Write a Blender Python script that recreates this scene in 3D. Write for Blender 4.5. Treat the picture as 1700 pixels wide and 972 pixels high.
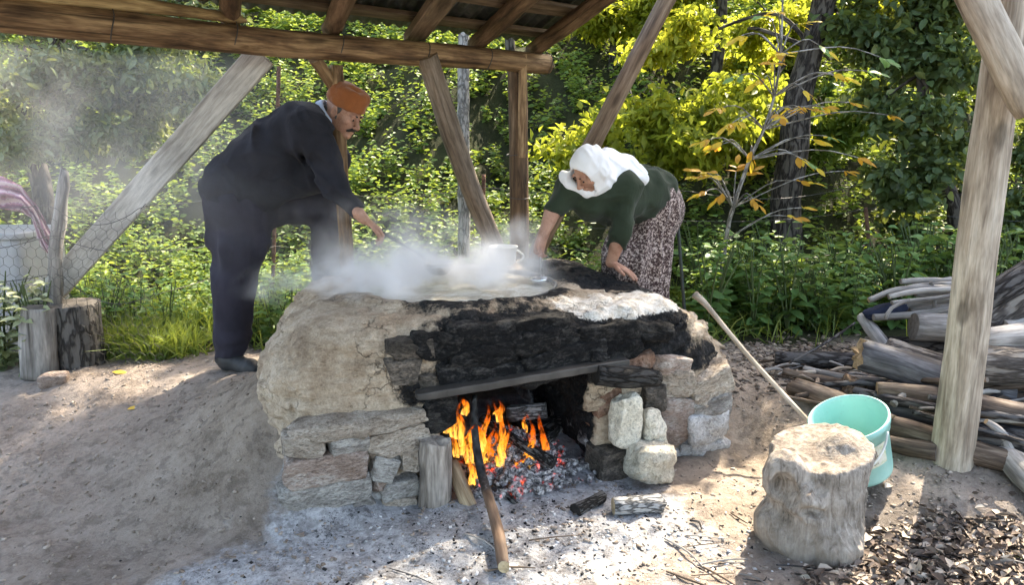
import bpy, math, random
import numpy as np
from mathutils import Vector, Matrix
# ------------------------------------------------------------ camera, sky, sun, exposure
for o in list(bpy.data.objects): bpy.data.objects.remove(o)
SC = bpy.context.scene; COL = SC.collection
H, FPX, PITCH = 1.5, 1214.0, math.radians(11.4)
CP, SP = math.cos(PITCH), math.sin(PITCH)
cam = bpy.data.cameras.new('camera'); cam.sensor_width = 36; cam.lens = 36 * FPX / 1700.0
cam.clip_start = 0.05; cam.clip_end = 500
co = bpy.data.objects.new('camera', cam); COL.objects.link(co)
co.location = (0, 0, H); co.rotation_euler = (math.pi / 2 - PITCH, 0, 0); SC.camera = co
SUN = Vector((0.38, 0.56, 0.73)).normalized()
w = bpy.data.worlds.new('World'); SC.world = w; w.use_nodes = True
sky = w.node_tree.nodes.new('ShaderNodeTexSky'); sky.sky_type = 'NISHITA'; sky.sun_disc = False
sky.dust_density = 2.5; sky.sun_elevation = math.asin(SUN.z); sky.sun_rotation = math.atan2(SUN.x, SUN.y)
bg = w.node_tree.nodes['Background']; bg.inputs['Strength'].default_value = 0.15
w.node_tree.links.new(sky.outputs[0], bg.inputs[0])
sl = bpy.data.lights.new('sun', 'SUN'); sl.energy = 2.9; sl.angle = math.radians(0.6); sl.color = (1.0, 0.95, 0.86)
so = bpy.data.objects.new('sun', sl); COL.objects.link(so); so.location = (6, 6, 12)
so.rotation_euler = SUN.to_track_quat('Z', 'Y').to_euler()
vs = SC.view_settings; vs.view_transform = 'Standard'; vs.look = 'None'; vs.gamma = 1; vs.use_curve_mapping = False
vs.exposure = 2.6
vs.use_white_balance = True; vs.white_balance_temperature = 7500
cy = SC.cycles
cy.use_denoising = True; cy.max_bounces = 6; cy.diffuse_bounces = 2; cy.use_adaptive_sampling = True; cy.adaptive_threshold = .02; cy.transmission_bounces = 6
cy.transparent_max_bounces = 16; cy.volume_bounces = 3; cy.sample_clamp_indirect = 6; cy.caustics_reflective = False; cy.caustics_refractive = False
rng = np.random.default_rng(7); random.seed(7)

# ------------------------------------------------------------ helpers
def at(px, py, Y):
    """the point at depth Y seen at photograph pixel (px, py)"""
    dx = (px - 850) / FPX; dv = (486 - py) / FPX; t = Y / (CP + dv * SP)
    return Vector((dx * t, Y, H + (-SP + dv * CP) * t))
def atz(px, py, Z):
    dx = (px - 850) / FPX; dv = (486 - py) / FPX; t = (Z - H) / (-SP + dv * CP)
    return Vector((dx * t, (CP + dv * SP) * t, Z))
def atg(px, py, off=0.0):
    """the point seen at pixel (px, py) that lies off above the ground"""
    lo, hi = 1.5, 9.0
    for _ in range(16):
        m = (lo + hi) / 2; p = at(px, py, m)
        if p.z - gzs(p.x, p.y) > off: lo = m
        else: hi = m
    return at(px, py, lo)
def sstep(a, b, x):
    t = np.clip((x - a) / (b - a), 0, 1); return t * t * (3 - 2 * t)
def _hash(ix, iy, iz, seed):
    h = (ix.astype(np.uint32) * np.uint32(374761393) + iy.astype(np.uint32) * np.uint32(668265263)
         + iz.astype(np.uint32) * np.uint32(2147483647) + np.uint32(seed * 974711 & 0xffffffff))
    h = (h ^ (h >> np.uint32(13))) * np.uint32(1274126177)
    h = (h ^ (h >> np.uint32(16))) * np.uint32(2246822519); h ^= h >> np.uint32(15)
    return h.astype(np.float32) / np.float32(4294967295.0)
def vnoise(p, seed=0):
    p = np.asarray(p, np.float32); i = np.floor(p).astype(np.int64); f = p - i; f = f * f * (3 - 2 * f)
    r = 0
    for a in (0, 1):
        wx = f[:, 0] if a else 1 - f[:, 0]
        for b in (0, 1):
            wy = f[:, 1] if b else 1 - f[:, 1]
            for c in (0, 1):
                wz = f[:, 2] if c else 1 - f[:, 2]
                r = r + wx * wy * wz * _hash(i[:, 0] + a, i[:, 1] + b, i[:, 2] + c, seed)
    return r * 2 - 1
def fbm(p, oct=4, seed=0, gain=.5):
    p = np.asarray(p, np.float32); s = 0; a = 1.0
    for k in range(oct): s = s + a * vnoise(p * 2 ** k + 17.3 * k, seed + k); a *= gain
    return s
W = {}
def link(o, parent=None, M=None):
    M = M or Matrix()
    COL.objects.link(o)
    if parent is not None:
        o.parent = parent; o.matrix_basis = W[parent.name].inverted() @ M
    else: o.matrix_basis = M
    W[o.name] = M
    return o
def mesh(name, v, f, mats=(), smooth=True, midx=None, attrs=None):
    me = bpy.data.meshes.new(name)
    v = np.asarray(v, np.float32)
    if isinstance(f, np.ndarray):
        n, k = f.shape
        me.vertices.add(len(v)); me.vertices.foreach_set('co', v.ravel())
        me.loops.add(n * k); me.loops.foreach_set('vertex_index', f.ravel().astype(np.int32))
        me.polygons.add(n); me.polygons.foreach_set('loop_start', np.arange(0, n * k, k, dtype=np.int32))
        me.update(calc_edges=True)
    else: me.from_pydata(v.tolist(), [], f)
    for m in (mats if isinstance(mats, (list, tuple)) else [mats]): me.materials.append(m)
    if midx is not None: me.polygons.foreach_set('material_index', np.asarray(midx, np.int32))
    if smooth: me.polygons.foreach_set('use_smooth', np.ones(len(me.polygons), bool))
    for k, a in (attrs or {}).items():
        a = np.asarray(a, np.float32)
        if a.ndim == 1: me.attributes.new(k, 'FLOAT', 'POINT').data.foreach_set('value', a)
        else: me.attributes.new(k, 'FLOAT_VECTOR', 'POINT').data.foreach_set('vector', a.ravel())
    me.update(); return me
def tag(o, label=None, cat=None, group=None, kind=None):
    if label: o['label'] = label
    if cat: o['category'] = cat
    if group: o['group'] = group
    if kind: o['kind'] = kind
    return o
def thing(name, loc, label, cat, group=None):
    o = bpy.data.objects.new(name, None); o.empty_display_size = .1
    link(o, None, Matrix.Translation(Vector(loc))); return tag(o, label, cat, group)
def add(name, me, parent=None, loc=None):
    """link a mesh whose vertices are in world space; its origin is moved to loc (or its own base)"""
    n = len(me.vertices); v = np.empty(n * 3, np.float32); me.vertices.foreach_get('co', v); v = v.reshape(-1, 3)
    if loc is None:
        loc = Vector((float(v[:, 0].mean()), float(v[:, 1].mean()), float(v[:, 2].min())))
    v = v - np.array(loc, np.float32); me.vertices.foreach_set('co', v.ravel()); me.update()
    return link(bpy.data.objects.new(name, me), parent, Matrix.Translation(Vector(loc)))
def join(parts):
    vs_, fs_, off = [], [], 0
    for v, f in parts:
        v = np.asarray(v, np.float32); vs_.append(v); fs_ += [[i + off for i in q] for q in f]; off += len(v)
    return np.concatenate(vs_), fs_

# ------------------------------------------------------------ materials
class NT:
    def __init__(s, name):
        s.m = bpy.data.materials.new(name); s.m.use_nodes = True; s.t = s.m.node_tree; s.t.nodes.clear()
        s.out = s.t.nodes.new('ShaderNodeOutputMaterial')
    def n(s, ty, ins=None, **pr):
        nd = s.t.nodes.new('ShaderNode' + ty)
        for k, v in pr.items(): setattr(nd, k, v)
        for k, v in (ins or {}).items(): s.set(nd.inputs[k], v)
        return nd
    def set(s, sock, v):
        if hasattr(v, 'is_output'): s.t.links.new(v, sock)
        elif isinstance(v, bpy.types.Node): s.t.links.new(v.outputs[0], sock)
        else:
            if hasattr(v, '__len__') and len(v) == 3 and sock.type == 'RGBA': v = (*v, 1)
            sock.default_value = v
    def math(s, op, a, b=0.0, c=None, clamp=False):
        nd = s.n('Math', operation=op, use_clamp=clamp); s.set(nd.inputs[0], a); s.set(nd.inputs[1], b)
        if c is not None: s.set(nd.inputs[2], c)
        return nd.outputs[0]
    def mix(s, fac, a, b, bt='MIX'):
        nd = s.n('Mix', data_type='RGBA', blend_type=bt); nd.clamp_factor = True
        s.set(nd.inputs[0], fac); s.set(nd.inputs[6], a); s.set(nd.inputs[7], b); return nd.outputs[2]
    def ramp(s, fac, stops, interp='LINEAR'):
        nd = s.n('ValToRGB'); cr = nd.color_ramp; cr.interpolation = interp
        while len(cr.elements) < len(stops): cr.elements.new(.5)
        for e, (p, c) in zip(cr.elements, stops):
            e.position = p; e.color = (*c, 1) if hasattr(c, '__len__') else (c, c, c, 1)
        s.set(nd.inputs[0], fac); return nd.outputs[0]
    def rng(s, v, a, b, c=0.0, d=1.0):
        nd = s.n('MapRange', {0: v, 1: a, 2: b, 3: c, 4: d}, interpolation_type='SMOOTHSTEP'); return nd.outputs[0]
    def attr(s, name, vec=False):
        return s.n('Attribute', attribute_name=name).outputs['Vector' if vec else 'Fac']
    def coord(s, stretch=(1, 1, 1), src='Object', attr=None):
        c = s.attr(attr, True) if attr else s.n('TexCoord').outputs[src]
        if tuple(stretch) == (1, 1, 1): return c
        return s.n('Mapping', {'Vector': c, 'Scale': stretch}).outputs[0]
    def noise(s, vec, scale, detail=5, rough=.6, dist=0.0, col=False):
        nd = s.n('TexNoise', {'Vector': vec, 'Scale': scale, 'Detail': min(detail, 4), 'Roughness': rough, 'Distortion': dist})
        return nd.outputs[1 if col else 0]
    def vor(s, vec, scale, feature='F1', out=0, rnd=1.0):
        nd = s.n('TexVoronoi', {'Vector': vec, 'Scale': scale, 'Randomness': rnd}, feature=feature); return nd.outputs[out]
    def bump(s, h, strength=.5, dist=.01, normal=None):
        nd = s.n('Bump', {'Height': h, 'Strength': strength, 'Distance': dist})
        if normal is not None: s.set(nd.inputs['Normal'], normal)
        return nd.outputs[0]
    def pbr(s, col, rough=.8, normal=None, spec=.3, **k):
        b = s.n('BsdfPrincipled', {'Base Color': col, 'Roughness': rough, 'Specular IOR Level': spec})
        for kk, v in k.items(): s.set(b.inputs[kk.replace('_', ' ')], v)
        if normal is not None: s.set(b.inputs['Normal'], normal)
        return b.outputs[0]
    def done(s, sh): s.t.links.new(sh, s.out.inputs[0]); return s.m

def m_wood(name, cols, fs=1.0, rough=.75, bump=.6, crack=0.5, dist=.006):
    """wood in the tube coordinates 'tc' (round the log, along the log)"""
    n = NT(name); c = n.coord((14 * fs, 14 * fs, 1.6 * fs), attr='tc'); c2 = n.coord((3, 3, 1.2), attr='tc')
    oi = n.n('ObjectInfo').outputs['Random']; off = n.math('MULTIPLY', oi, 37.0)
    c = n.n('VectorMath', {0: c, 1: off}, operation='ADD').outputs[0]
    fib = n.noise(c, 2.2, 6, .65, .4); big = n.noise(n.n('VectorMath', {0: c2, 1: off}, operation='ADD').outputs[0], 2.0, 4)
    k = n.math('ADD', n.math('MULTIPLY', fib, .6), n.math('MULTIPLY', big, .45))
    col = n.ramp(k, [(.40, cols[0]), (.52, cols[1]), (.64, cols[2])])
    cr = n.noise(n.coord((30 * fs, 30 * fs, 1.0), attr='tc'), 1.2, 3, .5, .3)
    crk = n.rng(cr, .32, .40)
    col = n.mix(n.math('MULTIPLY', n.math('SUBTRACT', 1.0, crk), crack), col, tuple(x * .25 for x in cols[0]))
    kc = n.n('VectorMath', {0: n.coord((7, 7, 2.6), attr='tc'), 1: off}, operation='ADD').outputs[0]; kv_ = n.vor(kc, 1.0); knot = n.rng(kv_, .10, .22, 1, 0)
    col = n.mix(n.math('MULTIPLY', knot, .7), col, tuple(x * .45 for x in cols[0])); gr = n.noise(n.coord((90, 90, 9), attr='tc'), 1.0, 3, .7); col = n.mix(.5, col, n.ramp(gr, [(.35, .6), (.5, 1.0), (.65, 1.35)]), 'MULTIPLY')
    tone = n.math('ADD', .82, n.math('MULTIPLY', oi, .36))
    col = n.mix(1.0, col, n.n('CombineColor', {0: tone, 1: tone, 2: tone}).outputs[0], 'MULTIPLY')
    h = n.math('ADD', n.math('MULTIPLY', fib, .7), n.math('MULTIPLY', crk, .6))
    return n.done(n.pbr(col, rough, n.bump(h, bump, dist), .25))
def m_bark(name, cols, scale=1.0, rough=.9):
    n = NT(name); oi = n.n('ObjectInfo').outputs['Random']; off = n.math('MULTIPLY', oi, 19.0)
    c = n.n('VectorMath', {0: n.coord((9 * scale, 9 * scale, 2.6 * scale), attr='tc'), 1: off}, operation='ADD').outputs[0]
    d = n.noise(c, 2.0, 3, .6, col=True)
    cc = n.n('VectorMath', {0: c, 1: d}, operation='ADD').outputs[0]
    ve = n.vor(cc, 2.2, 'DISTANCE_TO_EDGE'); e = n.rng(ve, 0.0, .22); no = n.noise(c, 5, 6, .7)
    k = n.math('ADD', n.math('MULTIPLY', e, .45), n.math('MULTIPLY', no, .55))
    col = n.ramp(k, [(.2, cols[0]), (.5, cols[1]), (.85, cols[2])])
    return n.done(n.pbr(col, rough, n.bump(k, 1.0, .012), .2))
def m_end(name, col):
    n = NT(name); c = n.coord(); no = n.noise(c, 45, 6, .7); b = n.noise(c, 9, 3)
    cl = n.ramp(n.math('ADD', n.math('MULTIPLY', no, .6), n.math('MULTIPLY', b, .4)), [(.3, tuple(x * .35 for x in col)), (.55, col), (.8, tuple(min(1, x * 1.25) for x in col))])
    return n.done(n.pbr(cl, .9, n.bump(no, .8, .006), .2))
def m_stone(name, cols, scale=9, bump=.9, rough=.9, layer=1.0):
    n = NT(name); oi = n.n('ObjectInfo').outputs['Random']; off = n.math('MULTIPLY', oi, 53.0)
    c = n.n('VectorMath', {0: n.coord((1, 1, layer)), 1: off}, operation='ADD').outputs[0]
    a = n.noise(c, scale, 7, .65, .3); b = n.noise(c, scale * 5, 6, .7); cr = n.vor(n.n('VectorMath', {0: c, 1: n.noise(c, 12, 3, .6, col=True)}, operation='ADD').outputs[0], scale * .8, 'DISTANCE_TO_EDGE')
    k = n.math('ADD', n.math('MULTIPLY', a, .6), n.math('MULTIPLY', b, .4))
    col = n.ramp(k, [(.36, cols[0]), (.5, cols[1]), (.62, cols[2])])
    tone = n.math('ADD', .86, n.math('MULTIPLY', oi, .28))
    col = n.mix(1.0, col, n.n('CombineColor', {0: tone, 1: tone, 2: tone}).outputs[0], 'MULTIPLY')
    ck = n.rng(cr, 0.0, .05)
    col = n.mix(n.math('MULTIPLY', n.math('SUBTRACT', 1.0, ck), .35), col, tuple(x * .4 for x in cols[0]))
    fi = n.noise(c, 115, 4, .75); pit = n.rng(n.noise(c, 62, 3, .6), .36, .46)
    col = n.mix(n.math('MULTIPLY', n.math('SUBTRACT', 1.0, pit), .45), col, tuple(x * .45 for x in cols[0])); col = n.mix(.55, col, n.ramp(fi, [(.35, .65), (.5, 1.05), (.65, 1.35)]), 'MULTIPLY')
    h = n.math('ADD', n.math('MULTIPLY', a, .8), n.math('MULTIPLY_ADD', b, .45, n.math('MULTIPLY_ADD', ck, .12, n.math('MULTIPLY_ADD', fi, .25, n.math('MULTIPLY', pit, .15)))))
    return n.done(n.pbr(col, rough, n.bump(h, bump, .022), .2))
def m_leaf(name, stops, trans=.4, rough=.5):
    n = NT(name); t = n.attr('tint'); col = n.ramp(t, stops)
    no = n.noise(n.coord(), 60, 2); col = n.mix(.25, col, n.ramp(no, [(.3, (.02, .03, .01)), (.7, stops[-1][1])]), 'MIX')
    p = n.pbr(col, rough, None, .35)
    tr = n.n('BsdfTranslucent', {'Color': n.mix(.35, col, (.62, .68, .06), 'MIX')}).outputs[0]
    return n.done(n.n('MixShader', {0: trans, 1: p, 2: tr}).outputs[0])
def m_plain(name, col, rough=.6, spec=.4, bscale=60, bump=.15, var=.2, bdist=.003, **k):
    n = NT(name); c = n.coord(); a = n.noise(c, bscale, 5, .6); b = n.noise(c, bscale * .12, 4, .6)
    cl = n.mix(n.rng(b, .3, .7), tuple(x * (1 - var) for x in col), tuple(min(1, x * (1 + var)) for x in col))
    return n.done(n.pbr(cl, rough, n.bump(a, bump, bdist), spec, **k))

# ------------------------------------------------------------ geometry kit
def tube_vf(pts, rad, seg=12, jag0=0.0, jag1=0.0, rough=0.0, seed=0, cap=True, flat=1.0, rings=None):
    """tube through pts; returns verts, faces, tc attribute, material index (1 = end grain)"""
    P = np.array([list(p) for p in pts], float); R = np.array(rad, float) * np.ones(len(P))
    d = np.r_[0, np.cumsum(np.linalg.norm(np.diff(P, axis=0), axis=1))]; L = d[-1]
    n = rings or max(2, int(L / max(.035, R.mean() * .9)) + 1)
    if len(P) > 2:
        # Catmull-Rom
        t = np.linspace(0, L, n); ip = np.clip(np.searchsorted(d, t, 'right') - 1, 0, len(P) - 2)
        u = ((t - d[ip]) / (d[ip + 1] - d[ip] + 1e-9))[:, None]
        p0 = P[np.maximum(ip - 1, 0)]; p1 = P[ip]; p2 = P[ip + 1]; p3 = P[np.minimum(ip + 2, len(P) - 1)]
        C = .5 * (2 * p1 + (p2 - p0) * u + (2 * p0 - 5 * p1 + 4 * p2 - p3) * u ** 2 + (3 * p1 - p0 - 3 * p2 + p3) * u ** 3)
    else:
        t = np.linspace(0, L, n); C = P[0] + (P[1] - P[0]) * (t / L)[:, None]
    rr = np.interp(t, d, R); T = np.gradient(C, axis=0); T /= np.linalg.norm(T, axis=1)[:, None] + 1e-12
    a = np.array([0, 0, 1.]) if abs(T[0][2]) < .85 else np.array([0, 1., 0])
    N = np.cross(T[0], a); N /= np.linalg.norm(N); v, tc = [], []
    th = np.arange(seg) * 2 * math.pi / seg
    for i in range(n):
        N = N - T[i] * N.dot(T[i]); N /= np.linalg.norm(N); B = np.cross(T[i], N)
        ring = C[i] + rr[i] * (np.cos(th)[:, None] * N + flat * np.sin(th)[:, None] * B)
        v.append(ring); tc.append(np.c_[np.cos(th) * rr[i], np.sin(th) * rr[i], np.full(seg, t[i])])
    v = np.concatenate(v); tc = np.concatenate(tc); ctr = np.repeat(C, seg, axis=0)
    if rough:
        nn = fbm(np.c_[tc[:, :2] / max(R.mean(), .01) * 1.1, tc[:, 2] * 3.0 / max(R.mean() * 12, .1)] + seed * 3.7, 3, seed)
        v = v + (v - ctr) * (nn * rough)[:, None]
    for e, jag in ((0, jag0), (n - 1, jag1)):
        if jag:
            s = slice(e * seg, e * seg + seg); jj = fbm(v[s] * 30 + seed, 2, seed) * jag
            v[s] += (T[e] * (1 if e else -1)) * jj[:, None]
    f = [[i * seg + j, i * seg + (j + 1) % seg, (i + 1) * seg + (j + 1) % seg, (i + 1) * seg + j] for i in range(n - 1) for j in range(seg)]
    mi = [0] * len(f)
    if cap:
        for e, jag in ((0, jag0), (n - 1, jag1)):
            c = v[e * seg:(e + 1) * seg].mean(0); half = c + (v[e * seg:(e + 1) * seg] - c) * .55
            if jag: half = half + (T[e] * (1 if e else -1)) * (fbm(half * 40 + 9, 2, seed + 5) * jag * .8)[:, None]
            b = len(v); v = np.r_[v, half, c[None]]; tc = np.r_[tc, half - c, [[0, 0, 0]]]
            for j in range(seg):
                q = [e * seg + j, e * seg + (j + 1) % seg, b + (j + 1) % seg, b + j]; tt = [b + j, b + (j + 1) % seg, b + seg]
                if e == 0: q.reverse(); tt.reverse()
                f += [q, tt]; mi += [1, 1]
    f = [q[::-1] for q in f]
    return v, f, tc, mi
def tube(name, pts, rad, mats, parent=None, **k):
    v, f, tc, mi = tube_vf(pts, rad, **k)
    mats = list(mats) if isinstance(mats, (list, tuple)) else [mats, mats]
    me = mesh(name, v, f, mats, True, mi, {'tc': tc})
    if k.get('cap', True):
        # crisp end grain
        sm = np.array([m == 0 for m in mi]); me.polygons.foreach_set('use_smooth', sm)
    return add(name, me, parent)
def box_vf(size, bev=.12, sub=3, noise=.0, seed=0, nscale=1.0, power=6.0, facets=0):
    """rounded, roughened block centred at 0 (a superquadric skin with noise)"""
    n = sub * 4 + 2; g = np.linspace(-1, 1, n); v, f = [], []; idx = {}
    def vid(p):
        k = tuple(np.round(p, 5))
        if k not in idx: idx[k] = len(v); v.append(p)
        return idx[k]
    for ax in range(3):
        for s in (-1, 1):
            for i in range(n - 1):
                for j in range(n - 1):
                    q = []
                    for a, b in ((i, j), (i + 1, j), (i + 1, j + 1), (i, j + 1)):
                        p = [0, 0, 0]; p[ax] = s; p[(ax + 1) % 3] = g[a]; p[(ax + 2) % 3] = g[b]; q.append(vid(p))
                    f.append(q if s > 0 else q[::-1])
    v = np.array(v, float); r = (np.abs(v) ** power).sum(1) ** (1 / power); v = v / r[:, None]
    v = v * np.array(size) / 2
    if facets:
        R_ = np.random.default_rng(seed + 1000); hs = np.array(size) / 2
        for _ in range(facets):
            d = R_.normal(size=3); d[R_.integers(0, 3)] *= .25; d /= np.linalg.norm(d); sup = (np.abs(d) * hs).sum(); off = sup * R_.uniform(.66, .88)
            q = v @ d - off; v = v - np.maximum(q, 0)[:, None] * d
    if noise:
        m = min(size); nr = v / (np.linalg.norm(v, axis=1)[:, None] + 1e-9)
        v = v + nr * (fbm(v / m * 1.3 * nscale + seed * 7.1, 4, seed, .55) * noise * m)[:, None]
        v = v + (np.c_[vnoise(v / m * .8 + seed, seed), vnoise(v / m * .8 + seed + 40, seed), vnoise(v / m * .8 + seed + 80, seed)] * noise * m * .8)
    return v, f
def block(name, M, size, mat, parent=None, sub=3, noise=.08, seed=0, power=6.0, smooth=True, nscale=1.0, facets=0):
    v, f = box_vf(size, sub=sub, noise=noise, seed=seed, power=power, nscale=nscale, facets=facets)
    me = mesh(name, v, f, [mat], smooth)
    return link(bpy.data.objects.new(name, me), parent, M)
def plank_me(name, p0, p1, w, th, up, mats, seed=0, rough=.02, rings=24):
    """a sawn board from p0 to p1, w wide, th thick; 'up' is roughly its face normal"""
    p0, p1, up = np.array(p0, float), np.array(p1, float), np.array(up, float)
    T = p1 - p0; L = np.linalg.norm(T); T /= L; Nn = up - T * up.dot(T); Nn /= np.linalg.norm(Nn); B = np.cross(T, Nn)
    prof = [(-.5, -.42), (-.46, -.5), (-.15, -.5), (.15, -.5), (.46, -.5), (.5, -.42), (.5, .42), (.46, .5), (.15, .5), (-.15, .5), (-.46, .5), (-.5, .42)]
    k = len(prof); v, tc = [], []
    for i in range(rings):
        s = i / (rings - 1)
        for a, b in prof:
            v.append(p0 + T * L * s + B * a * w + Nn * b * th); tc.append((a * w, b * th, s * L))
    v = np.array(v); tc = np.array(tc)
    v = v + fbm(np.c_[tc[:, :2] * 6, tc[:, 2] * 3] + seed * 5.3, 3, seed)[:, None] * rough * w * (B + .4 * Nn)
    f = [[i * k + j, i * k + (j + 1) % k, (i + 1) * k + (j + 1) % k, (i + 1) * k + j] for i in range(rings - 1) for j in range(k)]
    f += [list(range(k))[::-1], [(rings - 1) * k + j for j in range(k)]]
    mi = [0] * (len(f) - 2) + [1, 1]
    me = mesh(name, v, f, mats if isinstance(mats, (list, tuple)) else [mats, mats], False, mi, {'tc': tc}); return me
class SDF:
    """distance field on a grid, meshed by surface nets; used for clay, bodies and clothes"""
    def __init__(s, lo, hi, h):
        s.lo = np.array(lo, np.float32); s.h = h
        s.n = np.ceil((np.array(hi) - s.lo) / h).astype(int) + 1
        s.ax = [s.lo[i] + np.arange(s.n[i], dtype=np.float32) * h for i in range(3)]
        s.f = np.full(s.n, 1.0, np.float32)
    def sub(s, lo, hi):
        sl = []
        for i in range(3):
            a = int(np.clip(np.floor((lo[i] - s.lo[i]) / s.h), 0, s.n[i] - 1)); b = int(np.clip(np.ceil((hi[i] - s.lo[i]) / s.h) + 1, a + 1, s.n[i]))
            sl.append(slice(a, b))
        X = s.ax[0][sl[0]][:, None, None]; Y = s.ax[1][sl[1]][None, :, None]; Z = s.ax[2][sl[2]][None, None, :]
        return tuple(sl), X, Y, Z
    def comb(s, sl, d, k, cut=False):
        a = s.f[sl]
        if cut:
            d = -d
            if k > 0: hh = np.clip(.5 - .5 * (d - a) / k, 0, 1); s.f[sl] = a * hh + d * (1 - hh) + k * hh * (1 - hh)
            else: s.f[sl] = np.maximum(a, d)
        else:
            if k > 0: hh = np.clip(.5 + .5 * (d - a) / k, 0, 1); s.f[sl] = d * (1 - hh) + a * hh - k * hh * (1 - hh)
            else: s.f[sl] = np.minimum(a, d)
    def cone(s, a, b, ra, rb, k=.03, sq=None, cut=False):
        """round cone a->b; sq=(vector, factor) squashes space along a direction (factor>1 thins)"""
        a = np.array(a, np.float32); b = np.array(b, np.float32); m = max(ra, rb) + k + .03
        sl, X, Y, Z = s.sub(np.minimum(a, b) - m, np.maximum(a, b) + m)
        px, py, pz = X - a[0], Y - a[1], Z - a[2]; ba = b - a
        t = np.clip((px * ba[0] + py * ba[1] + pz * ba[2]) / max(float(ba.dot(ba)), 1e-9), 0, 1)
        px, py, pz = px - t * ba[0], py - t * ba[1], pz - t * ba[2]; q = px * px + py * py + pz * pz
        if sq is not None:
            u = np.array(sq[0], np.float32); u /= np.linalg.norm(u); c = px * u[0] + py * u[1] + pz * u[2]
            q = q + c * c * (sq[1] ** 2 - 1)
        s.comb(sl, np.sqrt(q) - (ra + (rb - ra) * t), k, cut)
    def ell(s, c, r, k=.02, R=None, cut=False):
        """ellipsoid centre c, radii r, rotated by 3x3 R"""
        c = np.array(c, np.float32); m = max(r) + k + .03; sl, X, Y, Z = s.sub(c - m, c + m)
        p = [X - c[0], Y - c[1], Z - c[2]]
        if R is not None:
            R = np.array(R, np.float32); p = [p[0] * R[0][i] + p[1] * R[1][i] + p[2] * R[2][i] for i in range(3)]
        q = np.sqrt((p[0] / r[0]) ** 2 + (p[1] / r[1]) ** 2 + (p[2] / r[2]) ** 2); q2 = np.sqrt((p[0] / r[0] ** 2) ** 2 + (p[1] / r[1] ** 2) ** 2 + (p[2] / r[2] ** 2) ** 2)
        s.comb(sl, q * (q - 1) / (q2 + 1e-6), k, cut)
    def half(s, c, nrm, k=0.0):
        """cut away everything on the side nrm of point c"""
        nrm = np.array(nrm, np.float32); nrm /= np.linalg.norm(nrm); sl, X, Y, Z = s.sub(s.lo, s.lo + s.n * s.h)
        s.comb(sl, -((X - c[0]) * nrm[0] + (Y - c[1]) * nrm[1] + (Z - c[2]) * nrm[2]), k, cut=True)
    def rough(s, fn, band=.05):
        i = np.nonzero(np.abs(s.f) < band); p = np.stack([s.ax[a][i[a]] for a in range(3)], 1)
        s.f[i] += fn(p).astype(np.float32)
    def mesh(s, smooth_it=0):
        f = s.f.copy(); f[0] = f[-1] = 1; f[:, 0] = f[:, -1] = 1; f[:, :, 0] = f[:, :, -1] = 1
        ins = f < 0; nx, ny, nz = f.shape
        cnt = np.zeros((nx - 1, ny - 1, nz - 1), np.int8)
        for a in (0, 1):
            for b in (0, 1):
                for c in (0, 1): cnt += ins[a:nx - 1 + a, b:ny - 1 + b, c:nz - 1 + c]
        act = (cnt > 0) & (cnt < 8); I = np.argwhere(act); vid = np.full(act.shape, -1, np.int64); vid[act] = np.arange(len(I))
        acc = np.zeros((len(I), 3)); num = np.zeros(len(I)); offs = [(a, b, c) for a in (0, 1) for b in (0, 1) for c in (0, 1)]
        val = {o: f[I[:, 0] + o[0], I[:, 1] + o[1], I[:, 2] + o[2]] for o in offs}
        for o in offs:
            for ax in range(3):
                if o[ax]: continue
                q = list(o); q[ax] = 1; q = tuple(q); va, vb = val[o], val[q]; c = (va < 0) != (vb < 0)
                t = np.where(c, va / np.where(c, va - vb, 1), 0); pos = np.array(o, float)[None] + 0 * acc; pos[:, ax] = t
                acc += pos * c[:, None]; num += c
        v = (I + acc / num[:, None]) * s.h + s.lo
        F = []
        for ax in range(3):
            u, w_ = (ax + 1) % 3, (ax + 2) % 3
            A = ins.take(range(0, f.shape[ax] - 1), ax); B = ins.take(range(1, f.shape[ax]), ax)
            E = np.argwhere(A != B); E = E[(E[:, u] > 0) & (E[:, w_] > 0) & (E[:, u] < f.shape[u] - 1) & (E[:, w_] < f.shape[w_] - 1)]
            sgn = A[E[:, 0], E[:, 1], E[:, 2]]; c = []
            for du, dw in ((-1, -1), (0, -1), (0, 0), (-1, 0)):
                q = E.copy(); q[:, u] += du; q[:, w_] += dw; c.append(vid[q[:, 0], q[:, 1], q[:, 2]])
            c = np.stack(c, 1); c[~sgn] = c[~sgn][:, ::-1]; F.append(c)
        F = np.concatenate(F)
        for _ in range(smooth_it):
            acc = np.zeros_like(v); num = np.zeros(len(v))
            for a, b in ((0, 1), (1, 2), (2, 3), (3, 0)):
                for x, y in ((a, b), (b, a)):
                    for k in range(3): acc[:, k] += np.bincount(F[:, x], v[F[:, y], k], len(v))
                    num += np.bincount(F[:, x], minlength=len(v))
            v = .5 * v + .5 * acc / np.maximum(num, 1)[:, None]
        return v, F
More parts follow.
